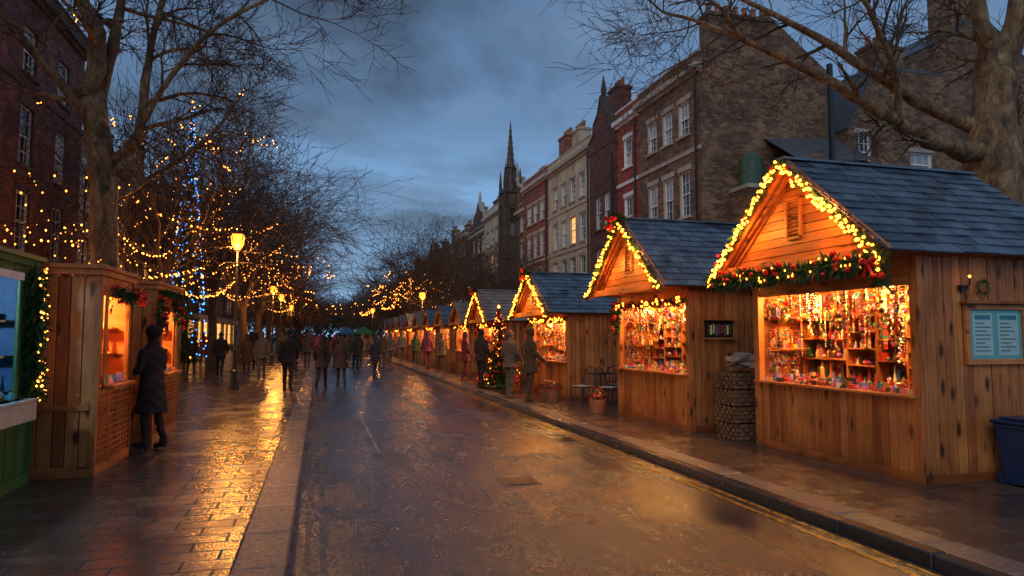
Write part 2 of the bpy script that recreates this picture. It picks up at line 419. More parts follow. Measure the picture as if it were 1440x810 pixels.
def fill_goods(rt, xf, xb, y0, y1, zc, zt, rng, detail):
    mb = MB(); sh = MB(); hi = detail > 1
    n = 5 if hi else 3; ys = [y0]
    while ys[-1] < y1-.45: ys.append(ys[-1]+rng.uniform(.45, .85))
    ys[-1] = y1
    for a, b in zip(ys[:-1], ys[1:]):
        nn = n+(rng.choice((-1, 0, 1)) if hi else 0); off = rng.uniform(0, .06)
        sh.box(xb-.3, xb, b-.024, b, zc-.1, zt)
        for i in range(nn):
            z = zc+.02+off+(zt-zc-.1)*i/nn
            sh.box(xb-.3, xb, a, b-.025, z-.02, z)
            for d in ((xb-.3, xb-.14), (xb-.16, xb-.02)) if hi else ((xb-.28, xb-.1),):
                goods_shelf(mb, d[0], d[1], a+.02, b-.03, z, rng, (zt-zc)/nn*.8)
    if hi:
        for i in (2, 4):
            z = zc+.02+(zt-zc-.1)*i/n
            sh.box(xf+.15, xb-.32, y1-.2, y1-.002, z-.02, z); goods_shelf(mb, y1-.2, y1-.05, xf+.17, xb-.34, z, rng, .16, 'x')
    for k in range(4 if hi else 2):
        goods_shelf(mb, xf-.06+k*.12, xf+.08+k*.12, y0+.05, y1-.05, zc+.002, rng, .06+k*.035)
    if hi:
        for lv in (zt-.05, zt-.5, zt-.85):
            x = xf+.12
            while x < xb-.35: strand(mb, x, y1-.04, lv, rng.uniform(.2, .38), rng); x += rng.uniform(.04, .07)
        for rowx in (xb-.36, xb-.5):
            y = y0+.1
            while y < y1-.08:
                if rng.random() < .6: strand(mb, rowx, y, zt-.02, rng.choice((rng.uniform(.15, .45), rng.uniform(.3, .95))), rng)
                y += rng.uniform(.05, .09)
    y = y0+.12
    while y < y1-.1:
        if rng.random() < .8:
            strand(mb, xf+rng.uniform(.08, .3), y, zt-.02, rng.uniform(.1, .34) if rng.random() < .7 else .7, rng)
        y += rng.uniform(.05, .11) if hi else .14
    for k in range(34 if hi else 6):
        mb.ico((xf+rng.uniform(.05, .6), rng.uniform(y0+.1, y1-.1), zt-rng.uniform(.03, .4)), rng.uniform(.025, .055))
    sh.make('shelves', [WY], rt); mb.make('goods', [GOODS], rt)
    if hi:
        gw = MB()
        for k in range(5):
            cy = y0+.3+(y1-y0-.6)*k/4+rng.uniform(-.1, .1); cz = zt-rng.uniform(.2, .5); r = rng.uniform(.08, .12); cx = xf+.25
            garland(gw, [V((cx, cy+r*math.cos(a*.785), cz+r*math.sin(a*.785))) for a in range(9)], r*.4, 350, 0, 1, rng, 18)
        gw.make('hanging_wreaths', [NEEDLE, RED], rt)
def stall(x0, y0, y1, depth, ez, az, ovf=.6, roofm=SLATE, detail=2, power=70, gar=False, seed=1, wz=(.95, 2.18), red=True, rake=True):
    rng = random.Random(seed); rt = root('market_stall', (x0, (y0+y1)/2, G)); hi = detail > 1
    yc = (y0+y1)/2; x1 = x0+depth; g = G; ez += g; az += g; zc = wz[0]+g; zt = wz[1]+g; bw = .125
    run = (y1-y0)/2+.19; slope = (az-ez)/run; wt = ez+.19*slope-.05
    F = MB()
    def planks(ax, a0, a1, fixed, z0, z1):
        a = a0
        while a < a1-.01:
            b = min(a+bw*rng.uniform(.9, 1.1), a1); t = .02+rng.uniform(0, .009)
            if ax == 'y': F.box(fixed[0], fixed[0]+fixed[1]*t, a+.005, b-.006, z0, z1) if fixed[1] > 0 else F.box(fixed[0]-t, fixed[0], a+.005, b-.006, z0, z1)
            else: F.box(a+.005, b-.006, fixed[0]-t, fixed[0], z0, z1)
            a = b
    planks('y', y0+.09, y1-.09, (x0, -1), g+.1, zc-.03)
    planks('x', x0+.06, x1, (y0, -1), g+.1, wt)
    planks('x', x0+.02, x1, (y1+.03, -1), g+.1, wt)
    planks('y', y0, y1, (x1, 1), g+.1, wt)
    F.make('wall_boards', [WV], rt, bevel=.004 if hi else 0)
    H = MB()
    H.box(x0+.06, x1-.01, y0-.004, y0+.001, g, wt-.01, 3); H.box(x0-.003, x0+.009, y0+.09, y1-.09, g+.02, zc-.04, 3)  # dark sheets added behind the boards so the gaps look shaded
    H.box(x0-.035, x0, y0+.09, y1-.09, zt+.0, wt, 1)
    H.box(x0-.04, x0-.004, y0+.09, y1-.09, g+.0, g+.1, 1)
    H.box(x0+.06, x1, y0-.035, y0-.005, g+.0, g+.1, 2)
    H.box(x0-.14, x0+.42, y0+.03, y1-.03, zc-.03, zc, 1)
    H.box(x0-.06, x0-.036, y0+.095, y1-.095, zt-.02, zt+.09, 1)
    for yy in (y0-.03, y1-.06): H.box(x0-.045, x0+.05, yy, yy+.12, g, wt+.02, 0)
    H.box(x0+.01, x1-.02, y0+.003, y0+.02, g, wt, 2); H.box(x0+.01, x1-.02, y1-.02, y1-.002, g, wt, 2)
    xb = x0+min(depth-.1, 1.0)
    H.box(xb, xb+.02, y0+.02, y1-.02, g, wt, 1)
    H.box(x0+.02, x1-.02, y0+.02, y1-.02, zt+.1, zt+.12, 1); H.box(x0+.05, x1-.02, y0+.02, y1-.02, g+.02, g+.05, 1)
    xf = x0-ovf
    H.box(xf+.12, x0-.06, y0-.1, y1+.1, ez+.0, ez+.02, 1)
    H.beam((xf+.06, y0-.17, ez+.03), (xf+.06, y1+.17, ez+.03), .06, .12, Z, 1)
    for sg, yy in ((-1, y0-.19), (1, y1+.19)):
        H.beam((xf+.03, yy, ez-.03), (xf+.03, yc, az-.03), .04, .16, Z, 1)
        H.beam((xf+.09, yy+.1*-sg, ez+.0), (xf+.09, yc, az-.17), .05, .07, Z, 1)
        H.beam((xf+.05, yy-sg*.12, ez+.02), (x1+.1, yy-sg*.12, ez+.02), .05, .07, Z, 2)
        e = V((0, yy, ez)); r = V((0, yc, az)); s = (r-e); n = X.cross(s).normalized(); n = n if n.z > 0 else -n
        c = (e+r)/2; c.x = (xf+x1+.15)/2
        H.obox(c+n*.0, X*(x1+.15-xf)/2, s/2, n*.014, 2)
    H.beam((xf+.05, yc, az-.1), (x1, yc, az-.1), .06, .1, Z, 2)
    H.make('frame', [WV, WY, WX, WD], rt, bevel=.004 if hi else 0)
    P = MB(); z = ez+.05; px = xf+.16
    while z < az-.12:
        hw = (az-z-.13)/slope-.03
        if hw > .05: P.box(px, px+.02+rng.uniform(0, .008), yc-hw, yc+hw, z, z+.108)
        z += .118
    P.face([(px+.03, yc-(az-ez-.1)/slope, ez+.03), (px+.03, yc+(az-ez-.1)/slope, ez+.03), (px+.03, yc, az-.1)], 1)
    vz = ez+(az-ez)*.28; vh = (az-ez)*.36; vw = .15
    P.box(px-.03, px, yc-vw, yc-vw+.035, vz, vz+vh); P.box(px-.03, px, yc+vw-.035, yc+vw, vz, vz+vh)
    P.box(px-.028, px, yc-vw+.035, yc+vw-.035, vz-.03, vz); P.box(px-.028, px, yc-vw+.035, yc+vw-.035, vz+vh, vz+vh+.03)
    k = vz+.02
    while k < vz+vh-.03: P.obox((px-.012, yc, k+.02), V((.012, 0, .012)), Y*(vw-.036), V((-.003, 0, .003)), 0); k += .05
    hwg = (az-ez-.2)/slope
    P.beam((px-.02, yc-hwg*.93, ez+.1), (px-.02, yc-hwg*.1, az-.3), .03, .05, Z); P.beam((px-.02, yc+hwg*.93, ez+.1), (px-.02, yc+hwg*.1, az-.3), .03, .05, Z)
    P.make('gable', [WY, WD], rt)
    B = MB(); B.face([(x1+.03, y0, wt-.05), (x1+.03, y1, wt-.05), (x1+.03, yc, az-.05)]); B.make('back_gable', [WY], rt)
    S = MB()
    for yy in (y0-.22, y1+.22):
        slates(S, xf-.03, x1+.2, (yy, ez-.03*slope+.012), (yc, az+.012), rng=rng, row=.17 if hi else .2, wd=.25 if hi else .3)
    S.beam((xf-.03, yc, az+.045), (x1+.2, yc, az+.045), .16, .03, Z, 0)
    S.make('roof_slates', [roofm], rt)
    L = MB(); Gd = MB(); n = int(60 if hi else 22)
    xs = xf-.05
    if rake:
        for sg, yy in ((-1, y0-.2), (1, y1+.2)):
            a = V((xs, yy, ez-.05)); b = V((xs, yc, az+.0))
            for i in range(n):
                p = a.lerp(b, (i+.5)/n)+V((rng.uniform(-.06, -.01), rng.uniform(-.03, .03), rng.uniform(-.07, .05)))
                (L.ico if hi else L.oct)(p, rng.uniform(.017, .024) if hi else .028)
                if gar and i % 2 == 0: L.ico(p+V((.0, sg*.03, -.08+rng.uniform(-.03, .03))), .02)
            garland(Gd, [a, b], .085 if hi else .07, 240 if hi else 80, 0, 1 if hi else None, rng, 3)
            Gd.tube([a, b], [.03, .03], 5, 0)
    if gar:
        pts = []
        for i in range(13): pts.append(V((xs-.01, y0-.2+(y1-y0+.4)*i/12, ez-.06-.05*abs(math.sin(i*math.pi/3)))))
        garland(Gd, pts, .13, 520, 0, 1, rng, 8); garland(Gd, [p-Z*.07 for p in pts], .1, 260, 0, None, rng)
        for k in range(34):
            p = rng.choice(pts); L.oct(p+V((-.08, rng.uniform(-.12, .12), rng.uniform(-.1, .08))), .013)
        garland(Gd, [(xs, y0-.1, ez-.05), (xs+.1, y0-.07, ez-.3)], .14, 700, 0, 1, rng, 25)
        for i in range(2, 12, 4): bow(Gd, pts[i]+V((-.12, 0, 0)), .06, 1)
        bow(Gd, (xs-.12, y0-.12, ez-.12), .14, 1)
    elif red:
        pts = [V((x0-.08, y0+(y1-y0)*i/8, zt+.03-.05*math.sin(i*1.6)**2)) for i in range(9)]
        garland(Gd, pts, .09, 220, 0, 1, rng, 16)
        for i in range(34 if hi else 14): L.oct((x0-.16, y0+(y1-y0)*rng.random(), zt+rng.uniform(-.05, .08)), .018)
        if rake:
            garland(Gd, [(xs-.03, yc-.12, az), (xs-.03, yc+.12, az+.03)], .17, 900, 0, 1, rng, 40)
            bow(Gd, (xs-.16, yc, az+.02), .16, 1)
            garland(Gd, [(x0-.12, y1-.1, zt+.05), (x0-.14, y1-.05, zt-.5)], .12, 600, 0, 1, rng, 40)
    L.make('string_bulbs', [BULB], rt); Gd.make('garland', [NEEDLE, RED], rt)
    fill_goods(rt, x0, xb, y0+.06, y1-.06, zc, zt, rng, detail)
    lx = x0+.35; nl = 2 if hi else 1
    lb = MB()
    for k in range(nl):
        yy = y0+(y1-y0)*((k+.5)/nl)
        light('stall_lamp', (lx, yy, zt-.04), power/nl, (1, .54, .14), rt, .1)
        lb.ico((lx, yy, zt+.05), .045)
    lb.make('lamp_bulb', [ROOMB], rt)
    if hi and rake:
        for (dy, zz) in ((-.5, .5), (.5, .5)):
            light('string_glow', (xf-.22, yc+dy*run, ez+(az-ez)*zz-.05), power*.17, (1, .38, .05), rt, .12)
    return rt
stall(6.3, 5.98, 8.83, 2.3, 2.49, 3.83, .61, gar=True, seed=3, power=250)
stall(6.02, 10.3, 13.1, 2.0, 2.42, 3.76, .62, seed=5, power=215)
stall(5.95, 16.0, 18.9, 2.0, 2.15, 3.25, .6, seed=8, power=210, wz=(.95, 2.0))
stall(5.9, 22.6, 25.4, 2.0, 2.1, 3.2, .5, roofm=SLATE2, seed=11, power=190, detail=1, wz=(.95, 1.95))
yy = 27.4
for i in range(9):
    stall(5.9, yy, yy+2.7, 1.9, 2.1, 3.0, .4, seed=20+i, power=160, detail=1, wz=(.95, 1.95), roofm=SLATE if i % 3 else SLATE2, red=(i % 2 == 0), rake=False)
    yy += 4.2
nb = root('notice_board', (7.3, 5.93, 1.7)); mb = MB(); zb = G
mb.box(6.86, 7.74, 5.90, 5.945, 1.28+zb, 1.34+zb); mb.box(6.86, 7.74, 5.90, 5.945, 1.89+zb, 1.95+zb)
mb.box(6.86, 6.92, 5.901, 5.944, 1.34+zb, 1.89+zb); mb.box(7.68, 7.74, 5.901, 5.944, 1.34+zb, 1.89+zb); mb.box(6.82, 7.78, 5.84, 5.945, 1.952+zb, 1.985+zb)
mb.make('frame', [WX], nb, bevel=.004)
mb = MB(); mb.box(6.92, 7.68, 5.925, 5.945, 1.34+zb, 1.89+zb); mb.make('backing', [BOARD], nb)
mb = MB()
for cx, wd in ((6.97, .28), (7.33, .3)):
    mb.box(cx, cx+wd, 5.921, 5.924, 1.38+zb, 1.85+zb, 0)
    mb.box(cx+.03, cx+wd-.03, 5.918, 5.9205, 1.78+zb, 1.83+zb, 2)
    for i in range(8):
        L = wd*R.uniform(.4, .8); mb.box(cx+.03, cx+.03+L, 5.918, 5.9205, 1.735-i*.044+zb, 1.745-i*.044+zb, 1)
mb.make('posters', [simple('poster_paper', (.38, .58, .58), .5, vary=.15), INK, simple('poster_heading', (.03, .22, .3), .5)], nb)
rt = root('wall_sign', (6.53, 10.2, 1.8)); mb = MB(); mb.box(6.27, 6.79, 10.24, 10.27, 1.67, 1.96, 1); mb.box(6.23, 6.83, 10.18, 10.27, 1.962, 1.99, 0); mb.box(6.23, 6.83, 10.2, 10.27, 1.64, 1.668, 0)
for i in range(9): mb.box(6.3+i*.053, 6.335+i*.053, 10.232, 10.239, 1.7+.02*(i % 3), 1.9-.02*(i % 2), 2)
mb.make('sign_panel', [WX, BLACK, GOODS], rt)
def wreath(c, r, nrm='x', seed=1):
    rg = random.Random(seed); rt = root('wreath', c); mb = MB(); pts = []
    u = (Y if nrm == 'x' else X)
    for i in range(17):
        a = i*math.pi/8; pts.append(V(c)+u*math.cos(a)*r+Z*math.sin(a)*r)
    garland(mb, pts, r*.42, 520, 0, 1, rg, 22)
    if c[0] < 0:
        for p in pts:
            for q in range(2): mb.ico(p+V((rg.uniform(.01, .07), rg.uniform(-.04, .04), rg.uniform(-.04, .04))), .022, 1)
    mb.tube(pts, [r*.12]*17, 6, 0)
    bow(mb, V(c)-Z*r*.9+(X*r*.4 if c[0] < 0 else V((0, 0, 0))), r*.6, 1, u)
    mb.make('wreath_foliage', [NEEDLE, RED], rt)
wreath((7.12, 5.9, 2.24), .075, 'y', 2)
mb = MB(); lr = root('wall_lamp', (6.85, 5.9, 2.2)); mb.box(6.8, 6.9, 5.89, 5.94, 2.2, 2.26); mb.tube([(6.85, 5.88, 2.22), (6.85, 5.83, 2.27), (6.85, 5.83, 2.32)], [.008]*3, 6)
mb.ico((6.85, 5.83, 2.35), .016, 1); mb.make('bracket', [BLACK, BULBS], lr)
bn = root('wheelie_bin', (7.35, 5.5, G)); mb = MB()
def ring4(cx, cy, hx, hy, z): return [(cx-hx, cy-hy, z), (cx+hx, cy-hy, z), (cx+hx, cy+hy, z), (cx-hx, cy+hy, z)]
a, b = ring4(7.33, 5.52, .21, .22, G+.03), ring4(7.33, 5.52, .27, .27, G+.62)
for i in range(4): mb.face([a[i], a[(i+1) % 4], b[(i+1) % 4], b[i]])
mb.face(a[::-1]); mb.face(b)
mb.box(7.04, 7.62, 5.23, 5.81, G+.62, G+.66); mb.box(7.02, 7.64, 5.21, 5.83, G+.665, G+.70); mb.box(7.08, 7.58, 5.27, 5.77, G+.70, G+.73)
for i in range(5): mb.box(7.15+i*.08, 7.17+i*.08, 5.258+.02, 5.30, G+.12, G+.6)
mb.beam((7.1, 5.87, G+.66), (7.56, 5.87, G+.66), .03, .03)
for x in (7.13, 7.52): mb.tube([(x, 5.78, G+.08), (x+.04, 5.78, G+.08)], [.08, .08], 12)
mb.make('bin_body', [BIN], bn, bevel=.01)
cr = root('wicker_crates', (6.45, 9.5, G)); mb = MB()
for lv in range(4):
    z0 = G+lv*.26; o = R.uniform(-.03, .03)
    for k in range(4):
        zz = z0+.03+k*.062
        for (a, b) in (((6.14+o, 9.25), (6.76+o, 9.25)), ((6.14+o, 9.75), (6.76+o, 9.75)), ((6.14+o, 9.25), (6.14+o, 9.75)), ((6.76+o, 9.25), (6.76+o, 9.75))):
            n = 8
            for i in range(n):
                t0, t1 = i/n, (i+1)/n; q = .014*(1 if (i+k) % 2 else -1); off = (Y if a[1] == b[1] else X)*q
                p = V((a[0]+(b[0]-a[0])*t0, a[1]+(b[1]-a[1])*t0, zz))+off; p2 = V((a[0]+(b[0]-a[0])*t1, a[1]+(b[1]-a[1])*t1, zz))+off
                mb.beam(p, p2, .012, R.uniform(.046, .056), Z)
    mb.box(6.16+o, 6.74+o, 9.27, 9.73, z0+.01, z0+.2)
mb.make('baskets', [WICKER], cr, bevel=.003)
mb = MB()
for i in range(16): mb.obox((R.uniform(6.22, 6.68), R.uniform(9.3, 9.7), G+1.06+R.uniform(.02, .26)), V((R.uniform(.04, .1), R.uniform(-.04, .04), .01)), V((-.02, .09, R.uniform(-.03, .03))), V((0, 0, R.uniform(.01, .035))))
mb.make('bags', [simple('sack_paper', (.4, .34, .28), .7, vary=.5)], cr, bevel=.01)
CHW = simple('chair_slats', (.5, .45, .38), .5)
def chair(c, rz):
    rt = root('cafe_chair', c, rz); mb = MB()
    for sx, sy in ((-.18, -.18), (.18, -.18), (-.18, .2), (.18, .2)):
        mb.tube([(sx*1.1, sy*1.1, 0), (sx, sy, .45)], [.014, .014], 6)
    mb.tube([(.2*math.cos(a*math.pi/8), .2*math.sin(a*math.pi/8), .44) for a in range(17)], [.012]*17, 6)
    for k in range(-3, 4): mb.box(-.18, .18, k*.052-.02, k*.052+.02, .462, .475, 1)
    mb.tube([(-.19, .2, .45), (-.19, .25, .7), (-.12, .27, .86), (0, .275, .9), (.12, .27, .86), (.19, .25, .7), (.19, .2, .45)], [.014]*7, 6)
    for k in (-.1, -.03, .04, .11): mb.tube([(k, .2, .46), (k, .265, .86)], [.008, .008], 5)
    ob = bpy.data.objects.new('chair_frame', mb.mesh('chair', [BLACK, CHW])); sc.collection.objects.link(ob); ob.parent = rt
chair((6.2, 14.1, G), .6); chair((6.7, 14.9, G), 2.6); chair((5.75, 14.6, G), -1.2)
rt = root('cafe_table', (6.25, 14.7, G)); mb = MB()
mb.tube([(6.25, 14.7, G+.72), (6.25, 14.7, G+.745)], [.33, .33], 20); mb.tube([(6.25, 14.7, G+.05), (6.25, 14.7, G+.72)], [.02, .02], 8)
for a in range(3): mb.tube([(6.25, 14.7, G+.2), (6.25+.28*math.cos(a*2.1), 14.7+.28*math.sin(a*2.1), G+.01)], [.014, .014], 6)
mb.make('table', [BLACK], rt)
def planter(c, seed):
    rg = random.Random(seed); rt = root('flower_planter', c); mb = MB(); c = V(c)
    mb.tube([c, c+Z*.28], [.14, .19], 12, 2)
    for k in range(260):
        d = V((rg.gauss(0, 1), rg.gauss(0, 1), abs(rg.gauss(0, 1)))).normalized(); p = c+Z*.3+d*rg.uniform(.08, .25)
        u = d.orthogonal().normalized()*.04; w_ = d.cross(u).normalized()*.02
        mb.face([p-w_, p+u, p+w_, p-u], 1 if rg.random() < .5 else 0)
    mb.make('plant', [NEEDLE, RED, TERRA], rt)
for i, c in enumerate([(5.5, 15.9, G), (5.45, 16.4, G), (5.45, 19.2, G), (5.3, 18.6, G), (5.5, 22.2, G), (6.9, 15.6, G), (5.6, 13.35, G)]): planter(c, i)
# ---------------------------------------------------------------- christmas tree
def xmas(c, h, r, n, seed, blue=False):
    rg = random.Random(seed); rt = root('christmas_tree', c); mb = MB(); L = MB(); c = V(c)
    mb.tube([c, c+Z*h*.96], [r*.06+.02, .015], 6, 2)
    for k in range(n):
        t = rg.random()**1.35; z = h*(.06+.92*t); rr = r*(1-t)*rg.uniform(.55, 1.08)*(1+.15*math.sin(z*9/h*3))+.02; a = rg.uniform(0, 6.283)
        d = V((math.cos(a), math.sin(a), rg.uniform(-.45, .1))).normalized(); p = c+Z*z+V((math.cos(a), math.sin(a), 0))*rr*.55
        e = p+d*rr*.55; s = d.cross(Z).normalized()*r*.045
        mb.face([p-s, p+s, e], 0)
        if rg.random() < .6: mb.face([p.lerp(e, .4)-s*3-Z*.02*h*.2, p.lerp(e, .7), p.lerp(e, .4)+s*3-Z*.02*h*.2], 0)
    nb_ = int(n*(.12 if not blue else .075))
    for k in range(nb_):
        t = rg.random()**(1.2 if not blue else .9); z = h*(.07+.9*t); rr = r*(1-t)*1.02+.03; a = rg.uniform(0, 6.283)
        p = c+Z*z+V((math.cos(a), math.sin(a), 0))*rr
        if blue: L.oct(p, .03, 1 if rg.random() < .85 else 0)
        elif k % 3 == 0: L.oct(p, .014, 0)
        else: mb.ico(p, .035, 1)
    L.oct(c+Z*h, .05, 0)
    mb.make('foliage', [NEEDLE, RED, BARK2], rt); L.make('bulbs', [BULBS, BLUEB], rt)
xmas((5.35, 20.6, G), 2.5, .7, 2400, 3)
xmas((-4.9, 28.2, G), 10.6, .75, 4000, 5, True)
# ---------------------------------------------------------------- left kiosks
def kiosk(x0, x1, y0, y1, h, win, seed, power, cool=False, wallm=None):
    rng = random.Random(seed); rt = root('market_kiosk', ((x0+x1)/2, (y0+y1)/2, G)); g = G; h += g; bw = .14
    wy0, wy1, wz0, wz1 = win; wz0 += g; wz1 += g; F = MB()
    a = x1
    while a > x0+.01:
        b = max(a-bw*rng.uniform(.9, 1.1), x0); F.box(b+.005, a-.005, y0-.02-rng.uniform(0, .008), y0, g+.08, h); F.box(b+.003, a-.002, y1, y1+.024, g+.08, h); a = b
    a = y0
    while a < y1-.01:
        b = min(a+bw*rng.uniform(.9, 1.1), y1); mid = (a+b)/2; t = rng.uniform(0, .006)
        if wy0 < mid < wy1:
            F.box(x1, x1+.02+t, a+.004, b-.004, g+.08, wz0); F.box(x1, x1+.02+t, a+.004, b-.004, wz1, h)
        else: F.box(x1, x1+.02+t, a+.004, b-.004, g+.08, h)
        F.box(x0-.02, x0, a+.002, b-.003, g+.08, h); a = b
    wm = wallm or WV
    F.make('wall_boards', [wm], rt, bevel=.004)
    H = MB()
    H.box(x0, x1-.005, y0-.004, y0+.002, g, h-.08, 3)  # dark sheet added behind the end boards, painting shade into their gaps
    H.box(x0-.03, x1+.05, y0-.05, y0-.029, g+.0, g+.12, 2); H.box(x1+.027, x1+.05, y0-.028, y1, g+.0, g+.12, 1)
    for yy in (y0-.045, y1-.03): H.box(x1-.02, x1+.045, yy, yy+.075, g+.12, h-.07, 0)
    H.box(x0-.08, x1+.1, y0-.1, y1+.08, h, h+.05, 1); H.box(x0-.05, x1+.065, y0-.065, y1+.05, h-.07, h, 1)
    H.box(x0, x1-.03, y0-.05, y0-.029, g+.75, g+.82, 2)
    H.box(x1+.027, x1+.055, wy0-.05, wy0+.01, wz0-.04, wz1+.04, 0); H.box(x1+.027, x1+.055, wy1-.01, wy1+.05, wz0-.04, wz1+.04, 0)
    H.box(x1+.027, x1+.052, wy0+.01, wy1-.01, wz1-.01, wz1+.05, 1); H.box(x1-.05, x1+.16, wy0-.05, wy1+.05, wz0-.045, wz0-.005, 1)
    if cool:
        for q in (.33, .66): H.box(x1, x1+.04, wy0+(wy1-wy0)*q-.025, wy0+(wy1-wy0)*q+.025, wz0, wz1, 4)
        H.box(x1+.056, x1+.07, wy0-.05, wy1+.05, wz1-.02, wz1+.06, 4)
    H.box(x0+.01, x0+.03, y0+.01, y1-.01, g, h-.08, 1); H.box(x0+.02, x1-.02, y0+.005, y0+.02, g, h-.08, 2); H.box(x0+.02, x1-.02, y1-.02, y1-.005, g, h-.08, 2 if not cool else 5)
    H.make('frame', [WV, WY, WX, WD, WHITE] if not wallm else [wallm, wallm, wallm, WD, WHITE, simple('blue_lining', (.03, .12, .3), .5)], rt, bevel=.004)
    La = MB()
    if not wallm:
        k = y0+.1
        while k < y1-.1:
            La.box(x1+.03, x1+.038, k, k+.012, g+.14, wz0-.1); k += .07
        k = g+.16
        while k < wz0-.1: La.box(x1+.039, x1+.046, y0+.05, y1-.06, k, k+.012); k += .07
        La.make('lattice', [WY], rt)
    S = MB(); Gd = MB()
    for i in range(3):
        z = wz0+.05+(wz1-wz0-.1)*i/3; S.box(x0+.03, x0+.3, y0+.05, y1-.05, z-.02, z); goods_shelf(Gd, x0+.05, x0+.25, y0+.1, y1-.1, z, rng, .2)
        S.box(x0+.32, x1-.15, y1-.25, y1-.022, z-.02, z); goods_shelf(Gd, y1-.24, y1-.06, x0+.35, x1-.2, z, rng, .28, 'x')
    goods_shelf(Gd, x1-.1, x1+.12, wy0+.03, wy1-.03, wz0, rng, .12)
    for k in range(9): strand(Gd, x1-.15, rng.uniform(wy0, wy1), wz1, rng.uniform(.1, .4), rng)
    S.make('shelves', [WY], rt); Gd.make('goods', [GOODS], rt)
    light('kiosk_lamp', ((x0+x1)/2, (wy0+wy1)/2, wz1+.02), power, (.4, .7, 1) if cool else (1, .55, .15), rt, .08)
    lb = MB(); lb.ico(((x0+x1)/2, (wy0+wy1)/2, wz1+.12), .04); lb.make('lamp_bulb', [ROOMB if not cool else emis('cool_bulb', (.7, .85, 1), 15)], rt)
    return rt
kiosk(-3.9, -2.48, 8.88, 10.3, 2.37, (9.1, 10.05, 1.02, 2.08), 4, 150)
kiosk(-3.6, -2.42, 11.35, 13.2, 2.37, (11.75, 12.8, 1.02, 2.0), 6, 120)
kiosk(-4.6, -3.08, 5.0, 8.72, 2.42, (5.3, 8.25, .95, 2.2), 9, 90, True, GREEN)
k3 = root('kiosk_counter', (-3.0, 7, G)); mb = MB(); mb.box(-3.02, -2.86, 5.2, 8.35, .72+G, .92+G); mb.box(-3.04, -2.84, 5.18, 8.37, .922+G, .945+G)
mb.make('counter', [simple('grey_counter', (.4, .42, .42), .4)], k3, bevel=.006)
gk = root('lit_garland', (-3.0, 8.5, G+1.6)); mb = MB(); L = MB()
pts = [V((-2.97+.02*math.sin(i), 8.52+.03*math.cos(i*2), G+.95+i*.11)) for i in range(13)]
garland(mb, pts, .13, 900, 0)
for k in range(46): L.oct(R.choice(pts)+V((R.uniform(.04, .1), R.uniform(-.1, .1), R.uniform(-.06, .06))), .012, 0)
mb.make('foliage', [NEEDLE], gk); L.make('bulbs', [BULBS], gk)
wreath((-2.32, 12.75, 2.12), .2, 'x', 9); wreath((-2.33, 11.5, 2.05), .18, 'x', 10)
g2 = root('hanging_garland', (-2.4, 10.2, 2.2)); mb = MB(); garland(mb, [(-2.36, 9.2, 2.25), (-2.34, 9.6, 2.17), (-2.36, 10.3, 2.25)], .09, 500, 0, 1, R, 22); garland(mb, [(-2.32, 11.5, 2.36), (-2.3, 12.2, 2.36), (-2.32, 13.1, 2.36)], .07, 400, 0, 1, R, 18)
for k in range(22): mb.ico((-2.27+R.uniform(-.02, .03), R.uniform(9.7, 10.3), 2.22+R.uniform(-.1, .08)), R.uniform(.018, .032), 1)
bow(mb, (-2.25, 9.9, 2.2), .1, 1); mb.make('foliage', [NEEDLE, RED], g2)
# ---------------------------------------------------------------- street lamps
def lamp(c, h=4.6, power=160):
    c = V(c); rt = root('street_lamp', c); mb = MB()
    prof = [(0, .16), (.12, .16), (.14, .12), (.5, .1), (.55, .13), (.6, .075), (1.1, .06), (1.15, .08), (1.2, .05), (h-1.0, .038), (h-.95, .065), (h-.9, .035), (h-.55, .03), (h-.5, .09), (h-.47, .04)]
    mb.tube([c+Z*a for a, _ in prof], [b for _, b in prof], 12)
    mb.tube([c+V((-.3, 0, h-.85)), c+V((.3, 0, h-.85))], [.016]*2, 6)
    for s in (-1, 1): mb.ico(c+V((.31*s, 0, h-.85)), .03)
    zb, zt = h-.45, h+.02
    for i in range(4):
        a = math.pi/4+i*math.pi/2; u = V((math.cos(a), math.sin(a), 0))
        mb.beam(c+u*.13+Z*zb, c+u*.23+Z*zt, .018, .018)
        a2 = a+math.pi/2; u2 = V((math.cos(a2), math.sin(a2), 0))
        mb.beam(c+u*.23+Z*zt, c+u2*.23+Z*zt, .03, .03); mb.beam(c+u*.13+Z*zb, c+u2*.13+Z*zb, .03, .03)
    mb.tube([c+Z*(zt+.015), c+Z*(zt+.12), c+Z*(zt+.16), c+Z*(zt+.25), c+Z*(zt+.36)], [.25, .13, .08, .05, .008], 4)
    mb.make('post', [BLACK], rt)
    gl = MB(); gl.tube([c+Z*(zb+.02), c+Z*(zb+.15), c+Z*(zt-.08), c+Z*(zt+.0)], [.1, .17, .2, .15], 12); gl.make('lantern_glass', [LANT], rt, smooth=True)
    light('lamp_light', c+Z*(zb-.12)+V((.0, -.3, 0)), power, (1, .38, .07), rt, .15)
lamp((-2.45, 22, G), 4.65, 420); lamp((-2.6, 41, G), 4.4, 300); lamp((-2.6, 49, G), 4.4, 180); lamp((-2.6, 66, G), 4.4, 180); lamp((6.4, 44.5, G), 4.4, 240); lamp((5.2, 72, G), 4.4, 240)
